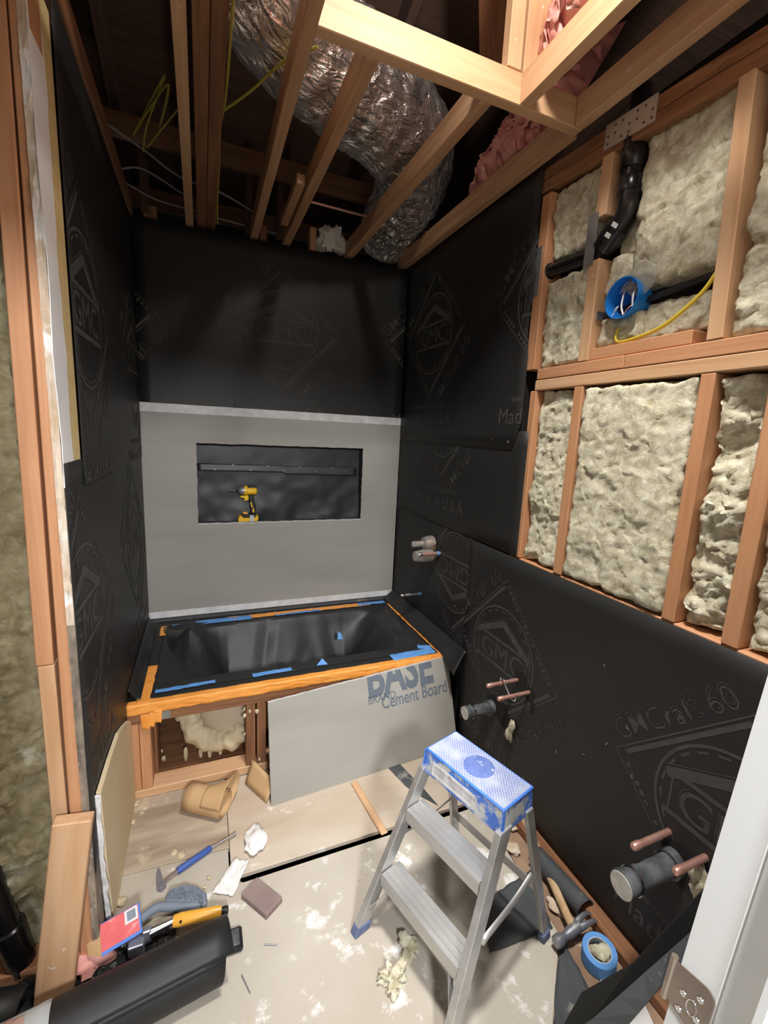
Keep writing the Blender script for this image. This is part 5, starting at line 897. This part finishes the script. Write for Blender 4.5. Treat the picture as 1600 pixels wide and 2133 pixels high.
def hammer():
    t = thing('claw_hammer', (1.4, -1.75, 0.0), 'claw hammer with a wooden handle lying on the floor along the right wall', 'hammer')
    hc = V((1.372, -1.892, 0.040)); e = V((1.515, -1.455, 0.030))
    pts = [hc.lerp(e, k) for k in (0, 0.1, 0.25, 0.45, 0.62, 0.78, 0.9, 0.98, 1.0)]
    obj('handle', MB().tube(pts, 0.016, 14, rs=[0.013, 0.0135, 0.014, 0.013, 0.014, 0.0175, 0.018, 0.016, 0.011], flat=0.75), 'hickory', t, smooth=60)
    d = V((0.985, 0.10, 0.05)).normalized(); s = V((-0.10, 0.985, 0)).normalized()
    obj('hammer_head', MB().lathe([(-0.082, 0.014), (-0.078, 0.0175), (-0.058, 0.0175), (-0.050, 0.012), (-0.032, 0.012), (-0.022, 0.0155), (0.022, 0.0155), (0.024, 0.012)], hc, d, 20), 'grey_steel', t, smooth=35)
    for k in (-1, 1):
        P = spline([hc + d * 0.015 + s * 0.006 * k, hc + d * 0.045 + s * 0.011 * k + V((0, 0, 0.004)), hc + d * 0.075 + s * 0.013 * k + V((0, 0, 0.0)), hc + d * 0.098 + s * 0.012 * k - V((0, 0, 0.014))], 6); m = len(P)
        obj('claw', MB().tube(P, 0.01, 10, flat=0.7, rs=[0.012 - 0.008 * i / m for i in range(m)]), 'grey_steel', t, smooth=50)
hammer()
def tape():
    c = V((1.403, -1.966, 0.002)); t = thing('tape_roll', c, 'roll of blue masking tape standing near the hammer head', 'tape roll')
    ax = V((-0.10, -0.06, 1)).normalized()
    obj('tape_winding', MB().lathe([(0, 0.0335), (0.0, 0.048), (0.001, 0.049), (0.046, 0.049), (0.047, 0.048), (0.047, 0.0335)], c, ax, 48, cap=False), 'blue', t, smooth=40)
    obj('cardboard_core', MB().lathe([(0, 0.0315), (0.0475, 0.0315), (0.0475, 0.034), (0, 0.034), (0, 0.0315)], c, ax, 40, cap=False), mat('pale_core', (0.42, 0.5, 0.6), rough=0.7), t, smooth=40)
    lump('wool_scrap', c + V((-0.004, -0.002, 0.032)), 0.029, 'wool', 12, 0.5, 22, (1, 1, 0.85), label='wad of mineral wool stuffed in the blue tape roll', cat='insulation', n=44)
tape()
t = obj('curled_felt', MB().grid(30, 10, lambda a, b: V((1.438 + 0.024 * b, -1.64 - 0.215 * b, 0.034)) + V((math.cos(-0.9 + a * 4.6), 0, math.sin(-0.9 + a * 4.6))) * 0.033), 'felt_dusty', smooth=60, fixn=False, solid=0.0012, label='short curled scrap of felt between hammer and right wall', cat='felt paper')
sheet('felt_strip', [(1.07, -2.36), (1.165, -2.032), (1.345, -1.867), (1.315, -2.062)], -0.002, 'felt_dusty', 'dusty dark felt strip on the floor in front of the hammer', 'felt paper', 5, 0.004)
sheet('felt_scrap', [(1.095, -1.835), (1.335, -1.846), (1.40, -1.66), (1.16, -1.70)], 0.002, 'felt_dusty', 'dark felt scrap on the floor under the back of the ladder', 'felt paper', 9, 0.004)
obj('felt_offcut', MB().prism([(x, y, 0.0015) for x, y in ((1.095, -1.02), (1.155, -1.005), (1.20, -1.20), (1.215, -1.29), (1.16, -1.215), (1.128, -1.15))], (0, 0, 0.002)), 'felt_dusty', label='narrow dark felt offcut pointing out from under the leaning board', cat='felt paper')
lump('wool_scrap', (0.785, -1.795, 0.012), 0.043, 'wool', 15, 1.0, 24, (1.0, 0.85, 0.5), label='tuft of mineral wool on the floor in front of the ladder', cat='insulation', n=48)
lump('wool_scrap', (0.865, -1.735, 0.010), 0.034, 'wool', 16, 1.0, 26, (1.0, 1.2, 0.45), label='darker tuft of mineral wool under the lower ladder step', cat='insulation', n=44)
for i, (a, b) in enumerate((((0.382, -1.632, 0.003), (0.401, -1.684, 0.003)), ((0.452, -1.575, 0.003), (0.49, -1.59, 0.003)))):
    obj('finish_nail', MB().cyl(a, b, 0.0015, 8), 'grey_steel', label=('lone nail on the near plywood right of the felt roll', 'thin nail on the near plywood below the wood offcut')[i], cat='nail')
crumb = ((0.02, -0.875, 0.014), (0.06, -0.905, 0.011), (0.02, -0.965, 0.013), (0.205, -1.178, 0.016), (0.18, -1.16, 0.013), (0.03, -1.29, 0.016), (0.05, -0.93, 0.007), (0.09, -0.90, 0.006), (0.14, -0.90, 0.006), (0.30, -1.30, 0.008), (0.285, -1.33, 0.007), (0.34, -1.34, 0.009))
mb = MB()
for i, (x, y, r) in enumerate(crumb):
    c = V((x, y, 0.005)); mb.grid(8, 5, lambda a, b: c + V((math.cos(a * 2 * PI) * math.sin(b * PI), math.sin(a * 2 * PI) * math.sin(b * PI), 0.5 * math.cos(b * PI))) * r * (1 + 0.5 * fbm((a * 3, b * 3, i), 2)))
rr = random.Random(11)
for i in range(70):
    x, y = rr.uniform(0.02, 1.3), rr.uniform(-1.8, -0.95); r = rr.uniform(0.0015, 0.004); mb.box((x, y, 0), (x + r * 1.6, y + r, r))
obj('foam_crumbs', mb, 'sprayfoam', kind='stuff', fixn=True, label='cream foam crumbs scattered over the subfloor', cat='debris')
